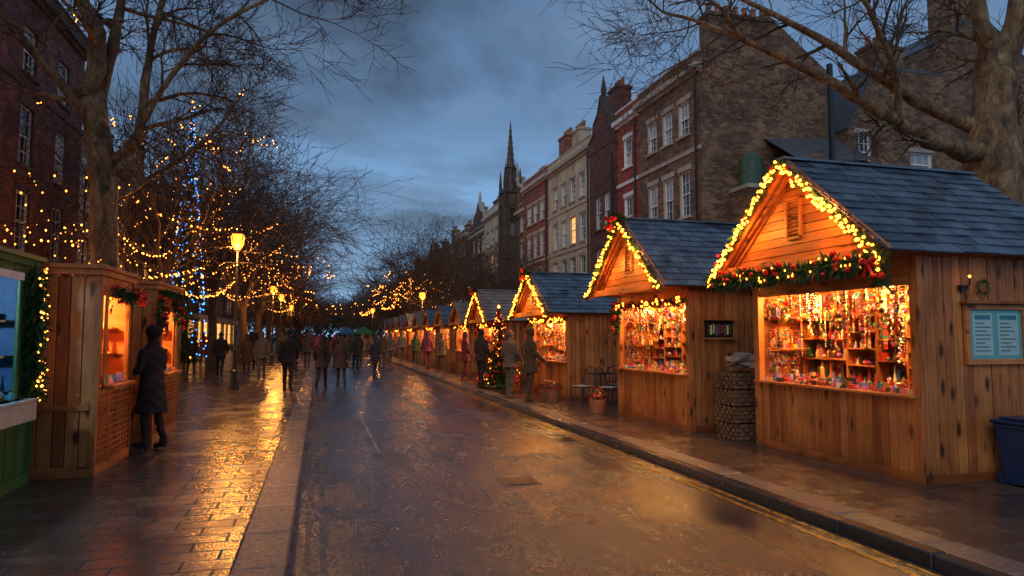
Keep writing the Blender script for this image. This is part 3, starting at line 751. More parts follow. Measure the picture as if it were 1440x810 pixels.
# ---------------------------------------------------------------- buildings
def facade(mb, o, u, n, W, z0, z1, wins, depth=.16, glass=2, lintel=True, bars=2):
    o, u, n = V(o), V(u), V(n)
    P = lambda a, z, d=0: o+u*a+Z*z+n*d
    us = sorted(set([0, W]+[k for w_ in wins for k in w_[:2]])); zs = sorted(set([z0, z1]+[k for w_ in wins for k in w_[2:4]]))
    for i in range(len(us)-1):
        for j in range(len(zs)-1):
            cu, cz = (us[i]+us[i+1])/2, (zs[j]+zs[j+1])/2
            if any(w_[0] < cu < w_[1] and w_[2] < cz < w_[3] for w_ in wins): continue
            mb.face([P(us[i], zs[j]), P(us[i+1], zs[j]), P(us[i+1], zs[j+1]), P(us[i], zs[j+1])], 0)
    def ob(a0, a1, b0, b1, d0, d1, m): mb.obox(P((a0+a1)/2, (b0+b1)/2, (d0+d1)/2), u*(a1-a0)/2, n*(d1-d0)/2, Z*(b1-b0)/2, m)
    for w_ in wins:
        a, b, c, d = w_[:4]; gm = w_[4] if len(w_) > 4 else glass
        for q in ([P(a, c), P(a, d), P(a, d, -depth), P(a, c, -depth)], [P(b, c), P(b, d), P(b, d, -depth), P(b, c, -depth)],
                  [P(a, c), P(b, c), P(b, c, -depth), P(a, c, -depth)], [P(a, d), P(b, d), P(b, d, -depth), P(a, d, -depth)]): mb.face(q, 3)
        h2 = (c+d)/2
        for zz0, zz1, dd in ((c, h2, depth), (h2, d, depth-.03)): mb.face([P(a, zz0, -dd), P(b, zz0, -dd), P(b, zz1, -dd), P(a, zz1, -dd)], gm)
        f = .07
        ob(a, a+f, c, d, -depth+.002, -depth+.07, 1); ob(b-f, b, c, d, -depth+.002, -depth+.07, 1)
        ob(a+f, b-f, c, c+f, -depth+.002, -depth+.068, 1); ob(a+f, b-f, d-f, d, -depth+.002, -depth+.068, 1)
        ob(a+f, b-f, h2-.03, h2+.03, -depth+.032, -depth+.075, 1)
        for k in range(1, bars+1):
            xx = a+(b-a)*k/(bars+1); ob(xx-.012, xx+.012, c+f, d-f, -depth+.031, -depth+.05, 1)
        if d-c > 1.3:
            for zz in ((c+h2)/2, (h2+d)/2): ob(a+f, b-f, zz-.012, zz+.012, -depth+.031, -depth+.052, 1)
        ob(a-.08, b+.08, c-.1, c-.002, -.05, .09, 3)
        if lintel: ob(a-.1, b+.1, d+.002, d+.2, -.05, .025, 3)
def chimney(mb, x, y, z0, z1, wx, wy, pots=4, m=0, pm=5):
    mb.box(x-wx/2, x+wx/2, y-wy/2, y+wy/2, z0, z1, m); mb.box(x-wx/2-.07, x+wx/2+.07, y-wy/2-.07, y+wy/2+.07, z1, z1+.13, m); mb.box(x-wx/2+.02, x+wx/2-.02, y-wy/2+.02, y+wy/2-.02, z1+.13, z1+.2, 3)
    for i in range(pots):
        t = (i+.5)/pots
        px, py = (x-wx/2+wx*t, y) if wx > wy else (x, y-wy/2+wy*t)
        mb.tube([(px, py, z1+.2), (px, py, z1+.55), (px, py, z1+.6), (px, py, z1+.62)], [.12, .1, .13, .12], 8, pm)
def house(name, side, Xf, y0, y1, depth, H, wall, bays, rows, ww=1.0, trim=STONE, chim=(), roofh=2.2, cornice=True, margin=.6, shop=True, gable=False, courses=(), seed=0, lint=True, sidewin=(), lit=0.0):
    rg = random.Random(seed); n = V((-side, 0, 0)); W = y1-y0; rt = root(name, (Xf, (y0+y1)/2, 0)); mb = MB()
    wins = []
    for i in range(bays):
        c = margin+(W-2*margin)*(i+.5)/bays
        for (a, b) in rows: wins.append((c-ww/2, c+ww/2, a, b, 6 if rg.random() < lit else 2))
    if shop:
        k = 2; seg = W/k
        for i in range(k): wins.append((seg*i+.5, seg*(i+1)-.5, .7, 3.0, 6 if rg.random() < .7 else 2))
    facade(mb, (Xf, y0, 0), Y, n, W, 0, H, wins, lintel=lint)
    xb = Xf+side*depth
    facade(mb, (Xf, y0, 0), X*side, -Y, depth, 0, H, list(sidewin))
    mb.face([(xb, y0, 0), (xb, y1, 0), (xb, y1, H), (xb, y0, H)], 0); mb.face([(Xf, y1, 0), (xb, y1, 0), (xb, y1, H), (Xf, y1, H)], 0)
    xm = Xf+side*depth/2; e = .25
    mb.face([(Xf+side*e, y0, H), (Xf+side*e, y1, H), (xm, y1, H+roofh), (xm, y0, H+roofh)], 4); mb.face([(xb, y0, H), (xb, y1, H), (xm, y1, H+roofh), (xm, y0, H+roofh)], 4)
    for yy in (y0+.02, y1-.02): mb.face([(Xf+side*e, yy, H), (xb, yy, H), (xm, yy, H+roofh)], 0)
    def ob(a0, a1, z0_, z1_, d0, d1, m):
        xs = sorted((Xf-side*d0, Xf-side*d1)); mb.box(xs[0], xs[1], y0+a0, y0+a1, z0_, z1_, m)
    if cornice:
        ob(-.02, W+.02, H-.55, H-.42, -.05, .12, 3); ob(-.05, W+.05, H-.42, H-.2, -.05, .28, 3); ob(0.01, W-.01, H-.2, H+.25, -.2, .06, 0); ob(-.01, W+.01, H+.25, H+.33, -.22, .1, 3)
    for cz in courses: ob(0, W, cz, cz+.16, -.04, .06, 3)
    if shop: ob(.05, W-.05, 3.1, 3.55, -.04, .2, 3)
    if gable:
        zc = H; pts = [(0, zc), (0, zc+.6), (.18, zc+.9), (.22, zc+1.5), (.38, zc+1.9), (.5, zc+2.8), (.62, zc+1.9), (.78, zc+1.5), (.82, zc+.9), (1, zc+.6), (1, zc)]
        for dx in (0, side*.35): mb.face([(Xf-side*.03+dx, y0+W*a, b) for a, b in pts], 0)
        for i in range(len(pts)-1):
            a, b = pts[i], pts[i+1]
            mb.beam((Xf+side*.14, y0+W*a[0], a[1]), (Xf+side*.14, y0+W*b[0], b[1]), .45, .1, Z, 3)
        mb.tube([(Xf+side*.14, y0+W*.5, zc+2.8), (Xf+side*.14, y0+W*.5, zc+3.1), (Xf+side*.14, y0+W*.5, zc+3.9)], [.12, .16, .02], 6, 3)
    for (cx, cy, z1, wx, wy, p) in chim: chimney(mb, cx, cy, H-.5, z1, wx, wy, p)
    dx = Xf-side*.1; mb.tube([(dx, y0+.25, .2), (dx, y0+.25, H-.6)], [.05, .05], 6, 7)
    mb.make('structure', [wall, WHITE, GLASS, trim, ROOF, TERRA, GLIT, BLACK], rt); return rt
r3 = [(4.2, 5.9), (6.45, 8.3), (9.75, 11.15)]
house('brick_house', 1, 14, 22.9, 28.2, 6, 12.5, YB2, 3, r3, .85, STONE, [(15.9, 23.3, 14.3, 2.9, .7, 7)], courses=(8.9, ), seed=1, sidewin=[(3.2, 3.9, 6.5, 7.6)])
house('painted_brick_house', 1, 14, 28.21, 30.6, 9, 12.4, RB, 1, r3, .85, WHITE, [(17, 29.5, 14.3, .8, 1.8, 4)], courses=(8.9,), seed=2)
house('gabled_brick_house', 1, 13.9, 30.61, 34.0, 9, 11.4, DB, 2, [(4.2, 6.2), (7.2, 9.0)], .8, DSTONE, [(15.5, 33.5, 15, .8, 1.2, 3)], gable=True, cornice=False, seed=3)
house('stucco_house', 1, 14, 34.01, 41.2, 9, 12.3, CREAM, 4, [(4.2, 6.2), (7.0, 8.6), (9.5, 10.9)], .9, STONE, [(16, 34.8, 15, .8, 1.6, 4), (16, 40.6, 14.8, .8, 1.6, 4)], courses=(6.6, 9.1), seed=4, lit=.1)
yy = 41.21
mats = [LB, YB, CREAM, DB, YB, LB, YB, DB, LB, YB, DB]
for i, m in enumerate(mats):
    W = [5.5, 6.5, 6, 7, 6, 8, 7, 8, 9, 9, 10][i]; H = [12.4, 11.2, 12.3, 11.6, 12.2, 11.4, 12.0, 11.5, 12, 11, 12][i]
    house('terraced_house', 1, 14+(.3 if i % 2 else 0), yy, yy+W, 9, H, m, 3, [(4.2, 6.1), (7.0, 8.6), (9.4, 10.7)], .95, STONE, [(15.6, yy+.6, H+2.3, .8, 1.4, 4), (18, yy+W-.5, H+3, .8, 1.4, 4)], gable=(i in (1, 3, 7)), seed=i+10, courses=(6.6,), lit=.12)
    yy += W+.01
rt = root('church_tower', (14, 50.5, 0)); mb = MB(); cx, cy = 13.9, 50.0; q = .62
facade(mb, (cx-q, cy-q, 0), Y, -X, 2*q, 0, 12.6, [(.4, .84, 9.2, 11.4), (.4, .84, 4.5, 6.5)], bars=1); facade(mb, (cx-q, cy-q, 0), X, -Y, 2*q, 0, 12.6, [(.4, .84, 9.2, 11.4)], bars=1)
mb.face([(cx+q, cy-q, 0), (cx+q, cy+q, 0), (cx+q, cy+q, 12.6), (cx+q, cy-q, 12.6)]); mb.face([(cx-q, cy+q, 0), (cx+q, cy+q, 0), (cx+q, cy+q, 12.6), (cx-q, cy+q, 12.6)])
mb.box(cx-q-.12, cx+q+.12, cy-q-.12, cy+q+.12, 12.6, 12.85); mb.box(cx-q-.08, cx+q+.08, cy-q-.08, cy+q+.08, 7.6, 7.8); mb.box(cx-q-.08, cx+q+.08, cy-q-.08, cy+q+.08, 11.6, 11.75)
for sx in (-1, 1):
    for sy in (-1, 1):
        px, py = cx+sx*q, cy+sy*q; mb.box(px-.14, px+.14, py-.14, py+.14, 0, 11.9); mb.box(px-.1, px+.1, py-.1, py+.1, 11.9, 13.4); mb.tube([(px, py, 13.4), (px, py, 13.5), (px, py, 14.5)], [.15, .13, .02], 4)
mb.tube([(cx, cy, 12.85), (cx, cy, 14.5), (cx, cy, 14.6), (cx, cy, 14.7), (cx, cy, 18.3)], [.42, .36, .48, .32, .03], 8)
for i in range(8):
    a = i*math.pi/4
    mb.tube([(cx+.4*math.cos(a), cy+.4*math.sin(a), 13.4), (cx+.4*math.cos(a), cy+.4*math.sin(a), 15.2)], [.06, .01], 4)
    for k in range(7): r_ = .32*(1-k/8); mb.ico((cx+r_*math.cos(a), cy+r_*math.sin(a), 14.8+k*.45), .05)
mb.make('tower', [DSTONE, DSTONE, GLASS, DSTONE, ROOF], rt)
rt = root('brick_building', (24, 22, 0)); mb = MB(); yb = 22.0
facade(mb, (20.05, yb, 0), X, -Y, 17.95, 0, 9.9, [(.35, 1.05, 8.3, 9.75), (3.0, 4.1, 8.2, 9.2), (6.8, 7.9, 6, 7.8), (3.0, 4.1, 4.6, 6.4), (9.5, 10.6, 6, 7.8)])
mb.face([(20.05, yb, 9.9), (38, yb, 9.9), (38, yb, 12), (30, yb, 12), (30, yb, 13.5), (27, yb, 15.6), (25, yb, 14.1), (25, yb, 12.6), (21.4, yb, 12.6)], 0)
for a, b in (((20.05, 9.9), (21.4, 12.6)), ((21.4, 12.6), (25, 12.6)), ((25, 14.1), (27, 15.6)), ((27, 15.6), (30, 13.5)), ((30, 12), (38, 12))):
    mb.beam((a[0], yb+2.98, a[1]), (b[0], yb+2.98, b[1]), 5.98, .12, Z, 4)
mb.face([(25, yb, 12.6), (25, yb+6, 12.6), (25, yb+6, 14.1), (25, yb, 14.1)], 0); mb.face([(30, yb, 12), (30, yb+6, 12), (30, yb+6, 13.5), (30, yb, 13.5)], 0)
mb.face([(20.05, yb+6, 9.9), (38, yb+6, 9.9), (38, yb+6, 12), (30, yb+6, 12), (30, yb+6, 13.5), (27, yb+6, 15.6), (25, yb+6, 14.1), (25, yb+6, 12.6), (21.4, yb+6, 12.6)], 0)
mb.face([(20.05, yb, 0), (20.05, yb+7, 0), (20.05, yb+7, 9.9), (20.05, yb, 9.9)], 0)
chimney(mb, 26.3, yb+.6, 13.5, 16.8, 1.9, .8, 5); chimney(mb, 22.5, yb+.8, 12.3, 13.6, 1.6, .8, 4); chimney(mb, 33, yb+.8, 12, 15, 2.2, .8, 5)
mb.box(17.0, 20.0, yb-1.2, yb+.85, 0, 8.2, 0); mb.face([(16.8, yb-1.35, 8.0), (20.04, yb-1.35, 8.3), (20.04, yb+.88, 9.8), (16.8, yb+.88, 9.5)], 4)
mb.face([(17.0, yb-1.19, 8.2), (20.0, yb-1.19, 8.2), (20.0, yb+.8, 9.7)], 0); mb.tube([(18.1, yb-1.3, 6), (18.1, yb-1.3, 11.8)], [.11, .11], 8, 7)
mb.tube([(15.9, yb+.5, 7.2), (15.9, yb+.5, 8.5), (15.9, yb+.5, 8.8)], [.45, .45, .1], 12, 8)
mb.box(15.2, 16.8, yb-.3, yb+.88, 0, 7.2, 0); mb.box(15.15, 16.85, yb-.35, yb+.88, 7.2, 7.35, 3)
mb.make('structure', [YB2, WHITE, GLASS, STONE, ROOF, TERRA, GLIT, BLACK, simple('mossy_tank', (.05, .1, .07), .7, vary=.5)], rt)
house('brick_building', -1, -9, -4, 29.4, 9, 12.9, RB2, 11, [(4.3, 6.2), (7.0, 8.9), (9.9, 11.4)], 1.05, DSTONE, [(-11, 29, 14.6, 1.8, .8, 4), (-11, 14, 14.6, 1.8, .8, 4)], cornice=True, seed=31, courses=(6.6, 9.4))
house('white_house', -1, -10.2, 33.5, 41, 9, 9.4, WHITE, 3, [(4.2, 5.9), (6.6, 8.1)], 1.0, STONE, [(-12, 34, 11.5, 1.4, .8, 4)], seed=32)
yy = 41.1
for i in range(8):
    W = [7, 6, 8, 7, 9, 8, 9, 10][i]; H = [10.5, 11.5, 10, 11.5, 10.8, 11.4, 10.4, 11.5][i]
    house('terraced_house', -1, -10, yy, yy+W, 9, H, [DB, YB, LB, DB, YB, LB, YB, DB][i], 3, [(4.2, 5.9), (6.7, 8.2)], .95, STONE, [(-12, yy+.6, H+2.2, 1.3, .8, 4)], seed=40+i, lit=.15)
    yy += W+.02
# ---------------------------------------------------------------- trees
def rvec(rg): return V((rg.gauss(0, 1), rg.gauss(0, 1), rg.gauss(0, 1)))
TIPS = []
def grow(mb, p, d, L, r, lvl, mx, rg, kids, grav=.02, rmin=.008, wob=.16):
    ns = 5 if lvl < 2 else (4 if lvl < mx else 3); pts = [V(p)]; rad = [r]; dirs = []
    for i in range(ns):
        d = (d+rvec(rg)*wob+Z*grav*(1 if lvl < 3 else -1.0)).normalized(); pts.append(pts[-1]+d*L/ns); dirs.append(d.copy())
        rad.append(max(rmin*.7, r*(1-.7*(i+1)/ns)))
    if lvl in (2, 3): TIPS.append((pts[1], pts[-1]))
    n = 8 if r > .12 else 6 if r > .05 else 4 if r > .02 else 3
    mb.tube(pts, rad, n, 0 if r > .04 else 1, cap=False)
    if lvl < mx:
        nk = kids[min(lvl, len(kids)-1)]
        for k in range(nk):
            t = (.22+.78*(k+rg.random()*.8)/nk)*ns; i = min(int(t), ns-1); q = pts[i].lerp(pts[i+1], t-i); dd = dirs[i]
            o = dd.cross(rvec(rg)).normalized(); a = math.radians(rg.uniform(24, 62)) if k < nk-1 else math.radians(14)
            nd_ = (dd*math.cos(a)+o*math.sin(a)).normalized()
            rr = max(rmin, rad[i]*rg.uniform(.45, .68)); grow(mb, q, nd_, L*rg.uniform(.5, .78), rr, lvl+1, mx, rg, kids, grav, rmin, wob)
def smoothpath(pts, n=4):
    P = [V(p) for p in pts]; out = []
    for i in range(len(P)-1):
        p0, p1, p2, p3 = P[max(i-1, 0)], P[i], P[i+1], P[min(i+2, len(P)-1)]
        for k in range(n):
            t = k/n; out.append(.5*((2*p1)+(p2-p0)*t+(2*p0-5*p1+4*p2-p3)*t*t+(3*p1-3*p2+p3-p0)*t**3))
    out.append(P[-1]); return out
def limb(mb, pts, r0, r1, rg, nk, L, mx, kids, rmin=.008, start=.15, grav=.0):
    P = smoothpath(pts); n = len(P); rad = [r0+(r1-r0)*(i/(n-1))**.8 for i in range(n)]
    P = [p+rvec(rg)*rad[i]*.16 for i, p in enumerate(P)]
    mb.tube(P, [r*rg.uniform(.88, 1.12) for r in rad], 12 if r0 > .12 else 8, 0, cap=True)
    for k in range(nk):
        t = (start+(1-start)*(k+rg.random())/nk)*(n-1); i = min(int(t), n-2); q = P[i].lerp(P[i+1], t-i); dd = (P[i+1]-P[i]).normalized()
        o = dd.cross(rvec(rg)).normalized(); a = math.radians(rg.uniform(30, 70)); nd_ = (dd*math.cos(a)+o*math.sin(a)).normalized()
        grow(mb, q, nd_, L*rg.uniform(.6, 1.15), max(.012, min(rad[i]*.55, .06)), 1, mx, rg, kids, grav, rmin)
    grow(mb, P[-1], (P[-1]-P[-2]).normalized(), L, r1, 1, mx, rg, kids, grav, rmin)
def mk_tree(mb, name, c):
    rt = root(name, c); mb.make('trunk_and_branches', [BARK, BARK2], rt, smooth=True); return rt
rg = random.Random(21); mb = MB()
mb2 = [(-4.45, 16.4, 0), (-4.45, 16.4, 1.6), (-4.5, 16.4, 3.25), (-4.6, 16.4, 5.2), (-4.85, 16.4, 6.9)]
P = smoothpath(mb2, 5); P = [p+rvec(rg)*.015 for p in P]; mb.tube(P, [.42, .36, .32, .3, .29]+[.28, .29, .27, .29, .28, .27]+[.27, .28, .26, .27, .26, .27]+[.25]*(len(P)-17), 14, 0)
K = [5, 5, 5, 4, 4]
limb(mb, [(-4.85, 16.4, 6.85), (-4.8, 16.2, 8.2), (-5.3, 16.0, 9.4), (-5.8, 15.6, 11.5)], .23, .1, rg, 7, 2.2, 4, K)
limb(mb, [(-4.8, 16.4, 6.6), (-4.6, 16.8, 8.2), (-4.55, 17.2, 9.8), (-4.2, 17.6, 12)], .16, .06, rg, 7, 2.2, 4, K)
limb(mb, [(-4.6, 16.4, 5.3), (-3.9, 16.3, 6.1), (-3.75, 16.2, 7.7), (-3.4, 16.0, 9.3), (-3.0, 15.8, 11)], .13, .05, rg, 10, 2.0, 4, K)
limb(mb, [(-3.9, 16.3, 6.2), (-3.2, 16.0, 7.4), (-2.4, 15.8, 8.4), (-1.2, 15.6, 9.2), (.2, 15.5, 9.9)], .08, .03, rg, 11, 1.7, 4, K, grav=-.02)
limb(mb, [(-4.7, 16.4, 6.2), (-5.6, 16.2, 7.3), (-6.6, 16, 8.6), (-7.2, 15.5, 10.5)], .13, .05, rg, 7, 2.0, 4, K)
limb(mb, [(-4.55, 16.6, 4.6), (-3.7, 17.6, 5.6), (-2.8, 18.6, 6.8), (-2.2, 19.5, 8.2)], .09, .03, rg, 8, 1.7, 4, K)
mk_tree(mb, 'plane_tree', (-4.45, 16.4, G))
TL = list(TIPS)
rg = random.Random(33); mb = MB()
P = smoothpath([(11.9, 9.6, 0), (11.85, 9.55, 2.2), (11.9, 9.5, 4.1), (11.85, 9.5, 5.2), (12.0, 9.5, 6.5)], 5); P = [p+rvec(rg)*.02 for p in P]
mb.tube(P, [.72, .6, .53, .5, .48]+[.47, .49, .45, .48, .46, .47]+[.46, .48, .5, .48, .45, .4]+[.34]*(len(P)-17), 16, 0)
K = [5, 4, 4, 4]; K2 = [5, 5, 5, 4]
limb(mb, [(12.0, 9.5, 5.2), (11.3, 9.45, 5.02), (10.4, 9.3, 5.05), (9.5, 9.2, 5.3), (8.7, 9.1, 5.55), (7.5, 9.2, 6.1), (6.6, 9.4, 6.5)], .22, .05, rg, 6, 1.1, 4, K, rmin=.005, start=.3)
limb(mb, [(6.6, 9.4, 6.5), (5.9, 9.5, 6.75), (5.2, 9.6, 6.9)], .05, .02, rg, 8, 1.3, 4, K2, rmin=.005, start=.0)
limb(mb, [(11.9, 9.6, 5.5), (11.0, 9.8, 5.8), (10.0, 9.9, 6.3), (8.6, 10.1, 7.1), (7.2, 10.4, 7.8)], .16, .04, rg, 9, 1.3, 4, K, rmin=.005, start=.45)
limb(mb, [(12.0, 9.5, 6.3), (11.5, 9.3, 7.1), (11.1, 9.1, 8.0), (10.3, 9.0, 9.5)], .22, .08, rg, 6, 1.6, 4, K, rmin=.006)
limb(mb, [(12.0, 9.5, 6.2), (12.4, 9.4, 7.6), (12.6, 9.2, 9.5)], .27, .12, rg, 6, 1.6, 4, K, rmin=.006)
limb(mb, [(12.0, 9.5, 5.2), (12.9, 9.3, 5.7), (13.9, 9.1, 7.0)], .2, .08, rg, 6, 1.6, 4, K, rmin=.006)
limb(mb, [(9.4, 9.2, 5.3), (9.0, 8.8, 5.9), (8.2, 8.4, 6.6), (7.4, 8.0, 7.0)], .08, .025, rg, 8, 1.1, 4, K, rmin=.005, start=.4)
mk_tree(mb, 'plane_tree', (11.9, 9.6, G))
def bare(seed, h, mx=5, kids=(7, 6, 5, 4, 3), rmin=.012):
    TIPS.clear()
    rg = random.Random(seed); mb = MB(); tr = h*.24
    P = [V((0, 0, -.1)), V((0, 0, .3)), V((.05, 0, tr*.5)), V((.0, .05, tr))]; mb.tube(P, [.3, .24, .2, .19], 10, 0)
    for k in range(kids[0]):
        a = k*2.4+rg.random(); tilt = rg.uniform(.25, .85) if k else .05
        d = V((math.cos(a)*tilt, math.sin(a)*tilt, 1)).normalized()
        grow(mb, (0, .05, tr-rg.uniform(0, .5)), d, h*.42, .12, 1, mx, rg, kids, .05, rmin, .14)
    return mb.mesh('bare_tree', [BARK2, BARK2]), list(TIPS)
TM = [bare(1, 13), bare(2, 12, rmin=.014), bare(3, 13, rmin=.014)]
TF = [bare(4, 13, 4, (9, 7, 6, 5), .025)[0], bare(5, 12, 4, (9, 7, 6, 5), .03)[0]]
def tree(k, x, y, s, rz, lights=0, r=.02):
    me, tips = TM[k]
    rt = root('bare_tree', (x, y, G), rz); ob = bpy.data.objects.new('trunk_and_branches', me); ob.scale = (s,)*3; ob.parent = rt; sc.collection.objects.link(ob)
    if lights:
        L = MB(); rg = random.Random(int(x*10+y)); low = [t for t in tips if (t[0].z+t[1].z)*s/2 < 6.6]
        for i in range(lights):
            a, b = rg.choice(low); t0 = rg.random()*.5
            for q in range(3): L.oct((a.lerp(b, t0+q*.16)+rvec(rg)*.03)*s, r)
        o2 = bpy.data.objects.new('branch_fairy_lights', L.mesh('branch_lights', [BULBS])); o2.parent = rt; sc.collection.objects.link(o2)
for x, y, s, rz, k, l, r in [(-5.2, 25.0, .8, 1, 0, 40, .017), (-4.6, 33, .95, 2, 1, 50, .022), (-4.3, 42, 1.05, .3, 2, 60, .027), (-4.2, 51, 1.1, 4, 0, 60, .032), (-4.2, 61, 1.1, 5, 1, 50, .036)]:
    tree(k, x, y, s, rz, l, r)
for x, y, s, rz, k, l, r in [(9.2, 33, .55, 1, 1, 0, 0), (9, 40, .6, 3, 0, 0, 0), (8.6, 49, .75, 2, 2, 0, 0), (8.6, 58, .95, 5, 0, 70, .036), (8.5, 68, 1, 4, 1, 90, .045)]:
    tree(k, x, y, s, rz, l, r)
L = MB(); rg = random.Random(3); low = [t for t in TL if t[1].z < 7.4]
for i in range(26):
    a, b = rg.choice(low); t0 = rg.random()*.5
    for q in range(3): L.oct(a.lerp(b, t0+q*.16)+rvec(rg)*.02, .013)
rt = root('tree_fairy_lights', (-4.5, 16.4, 5)); L.make('bulbs', [BULBS], rt)
k = 0
rt = root('distant_trees', (0, 110, 0))
for x, y in [(-4, 72), (-4, 84), (-4, 97), (8.5, 80), (8.5, 92), (8, 106), (-3, 112), (-10, 125), (-4, 132), (2, 138), (8, 134), (14, 128), (-16, 130), (20, 135), (0, 150), (10, 150), (-8, 150), (5, 128)]:
    ob = bpy.data.objects.new('bare_crown', TF[k % 2]); s = R.uniform(.75, 1.0); ob.scale = (s*1.15, s*1.15, s*.85); ob.location = (x, y-110, G); ob.rotation_euler = (0, 0, R.uniform(0, 6)); ob.parent = rt; sc.collection.objects.link(ob); k += 1
mb = MB(); rg = random.Random(2)
for k in range(5000):
    x = rg.uniform(-40, 45); z = rg.uniform(0, 6+2.5*math.sin(x*.3)+2*math.sin(x*.9)); y = 165+rg.uniform(-3, 3); s = rg.uniform(.3, .9)
    d = rvec(rg).normalized(); u = d.orthogonal().normalized(); mb.face([V((x, y, z))+u*s, V((x, y, z))+d.cross(u)*s*.7, V((x, y, z))-u*s], 0)
mb.make('hedge', [simple('dark_foliage', (.03, .03, .022), .8)])
# ---------------------------------------------------------------- string lights
def strings(spans, r, sp, m=BULBS, name='string_lights', cable=.005, jit=.03):
    rt = root(name, spans[0][0]); W_ = MB(); L = MB()
    for p0, p1, sag in spans:
        pts = cat(p0, p1, sag, 18); W_.tube(pts, [cable]*len(pts), 4, 0, cap=False)
        Lg = (V(p1)-V(p0)).length; n = int(Lg/sp)
        for i in range(n):
            t = (i+R.uniform(.15, .85))/n*18; k = min(int(t), 17); p = pts[k].lerp(pts[k+1], t-k)+V((R.uniform(-jit, jit), R.uniform(-jit, jit), -.04-R.uniform(0, .05))); L.oct(p, r*R.uniform(.6, 1.25))
    W_.make('cable', [BLACK], rt); L.make('bulbs', [m], rt)
strings([((-9, 11.5, 4.6), (-4.7, 16.3, 4.9), .45), ((-9, 12.5, 4.0), (-4.7, 16.3, 4.2), .5), ((-9, 14.5, 5.6), (-4.7, 16.4, 5.2), .3), ((-9, 13, 5.1), (-4.6, 16.4, 3.6), .3), ((-9, 10.5, 3.7), (-4.6, 16.3, 3.8), .3),
         ((-4.6, 16.3, 5.2), (-2.45, 22, 5.0), .4), ((-4.6, 16.3, 3.7), (-2.5, 22, 3.9), .5), ((-9, 17, 4.4), (-4.7, 16.5, 3.9), .4), ((-4.5, 16.3, 4.4), (-4.9, 25, 4.6), .5)], .021, .4)
strings([((-4.4, 7.5, 2.62), (-3.6, 13, 2.7), .15), ((-3.9, 9, 2.62), (-4.5, 16.3, 3.4), .35), ((-3.2, 9, 2.6), (-2.5, 16.5, 3.3), .2), ((-7.5, 9, 2.9), (-3.0, 12.5, 2.75), .3), ((-7.5, 10, 3.4), (-4.6, 16.2, 3.1), .3), ((-2.5, 13.2, 2.6), (-2.5, 21.9, 3.4), .3), ((-6.5, 8, 2.8), (-4.6, 14, 3.0), .2), ((-6, 12, 3.3), (-3.0, 18, 3.0), .3)], .013, .17)
strings([((-9, 20, 6.2), (-2.5, 22, 4.4), .8), ((-9, 23, 5), (-2.9, 30, 5.6), .6), ((-9, 26, 4.6), (-4.9, 25, 4.4), .4), ((-5.2, 25, 5.4), (-4.6, 33, 5.2), .5), ((-9, 18, 3.8), (-4.9, 25, 3.8), .5),
         ((-4.9, 25, 3.9), (-2.6, 41, 4.2), .5), ((-9.5, 32, 5.8), (-4.3, 42, 5.4), .6), ((-4.6, 33, 4.2), (-4.3, 42, 3.9), .4)], .022, .55)
strings([((-4.3, 42, 5.2), (-4.2, 51, 5), .5), ((-4.2, 51, 4.2), (-2.6, 66, 4.4), .6), ((-9.6, 45, 5.6), (-4.2, 51, 6.0), .6), ((-4.3, 42, 6.2), (-2.6, 49, 4.6), .3)], .03, .7)
strings([((5.6, 60, 5.5), (8.6, 58, 5.8), .4), ((5.2, 72, 4.6), (5.2, 95, 5), .6), ((-4, 72, 5.6), (5.2, 74, 5.6), .8), ((-4, 90, 6), (6, 92, 6), .8), ((1, 100, 5), (9, 98, 6), .6), ((5, 60, 4.2), (9, 80, 6.2), .6), ((-3.8, 70, 4.8), (-3.8, 100, 5), .6), ((6, 84, 6), (9, 110, 6.5), .6), ((7, 62, 6.6), (8.6, 92, 7), .6)], .055, .95, jit=.4)
for i, (x, y, col) in enumerate([(3.6, 96, (.02, .1, .2)), (5.4, 90, (.02, .14, .06))]):
    rt = root('market_tent', (x, y, 0)); mb = MB()
    for sx in (-1, 1):
        for sy in (-1, 1): mb.tube([(x+sx*1.2, y+sy*1.2, 0), (x+sx*1.2, y+sy*1.2, 2.1)], [.03, .03], 6)
    for k in range(4):
        a = [(-1.3, -1.3), (1.3, -1.3), (1.3, 1.3), (-1.3, 1.3)]; p, q = a[k], a[(k+1) % 4]
        mb.face([(x+p[0], y+p[1], 2.1), (x+q[0], y+q[1], 2.1), (x, y, 2.9)], 1); mb.face([(x+p[0], y+p[1], 1.85), (x+q[0], y+q[1], 1.85), (x+q[0], y+q[1], 2.1), (x+p[0], y+p[1], 2.1)], 1)
    mb.face([(x-1.2, y+1.2, .1), (x+1.2, y+1.2, .1), (x+1.2, y+1.2, 2), (x-1.2, y+1.2, 2)], 1)
    mb.make('canopy', [BLACK, simple('tent_fabric', col, .6)], rt)
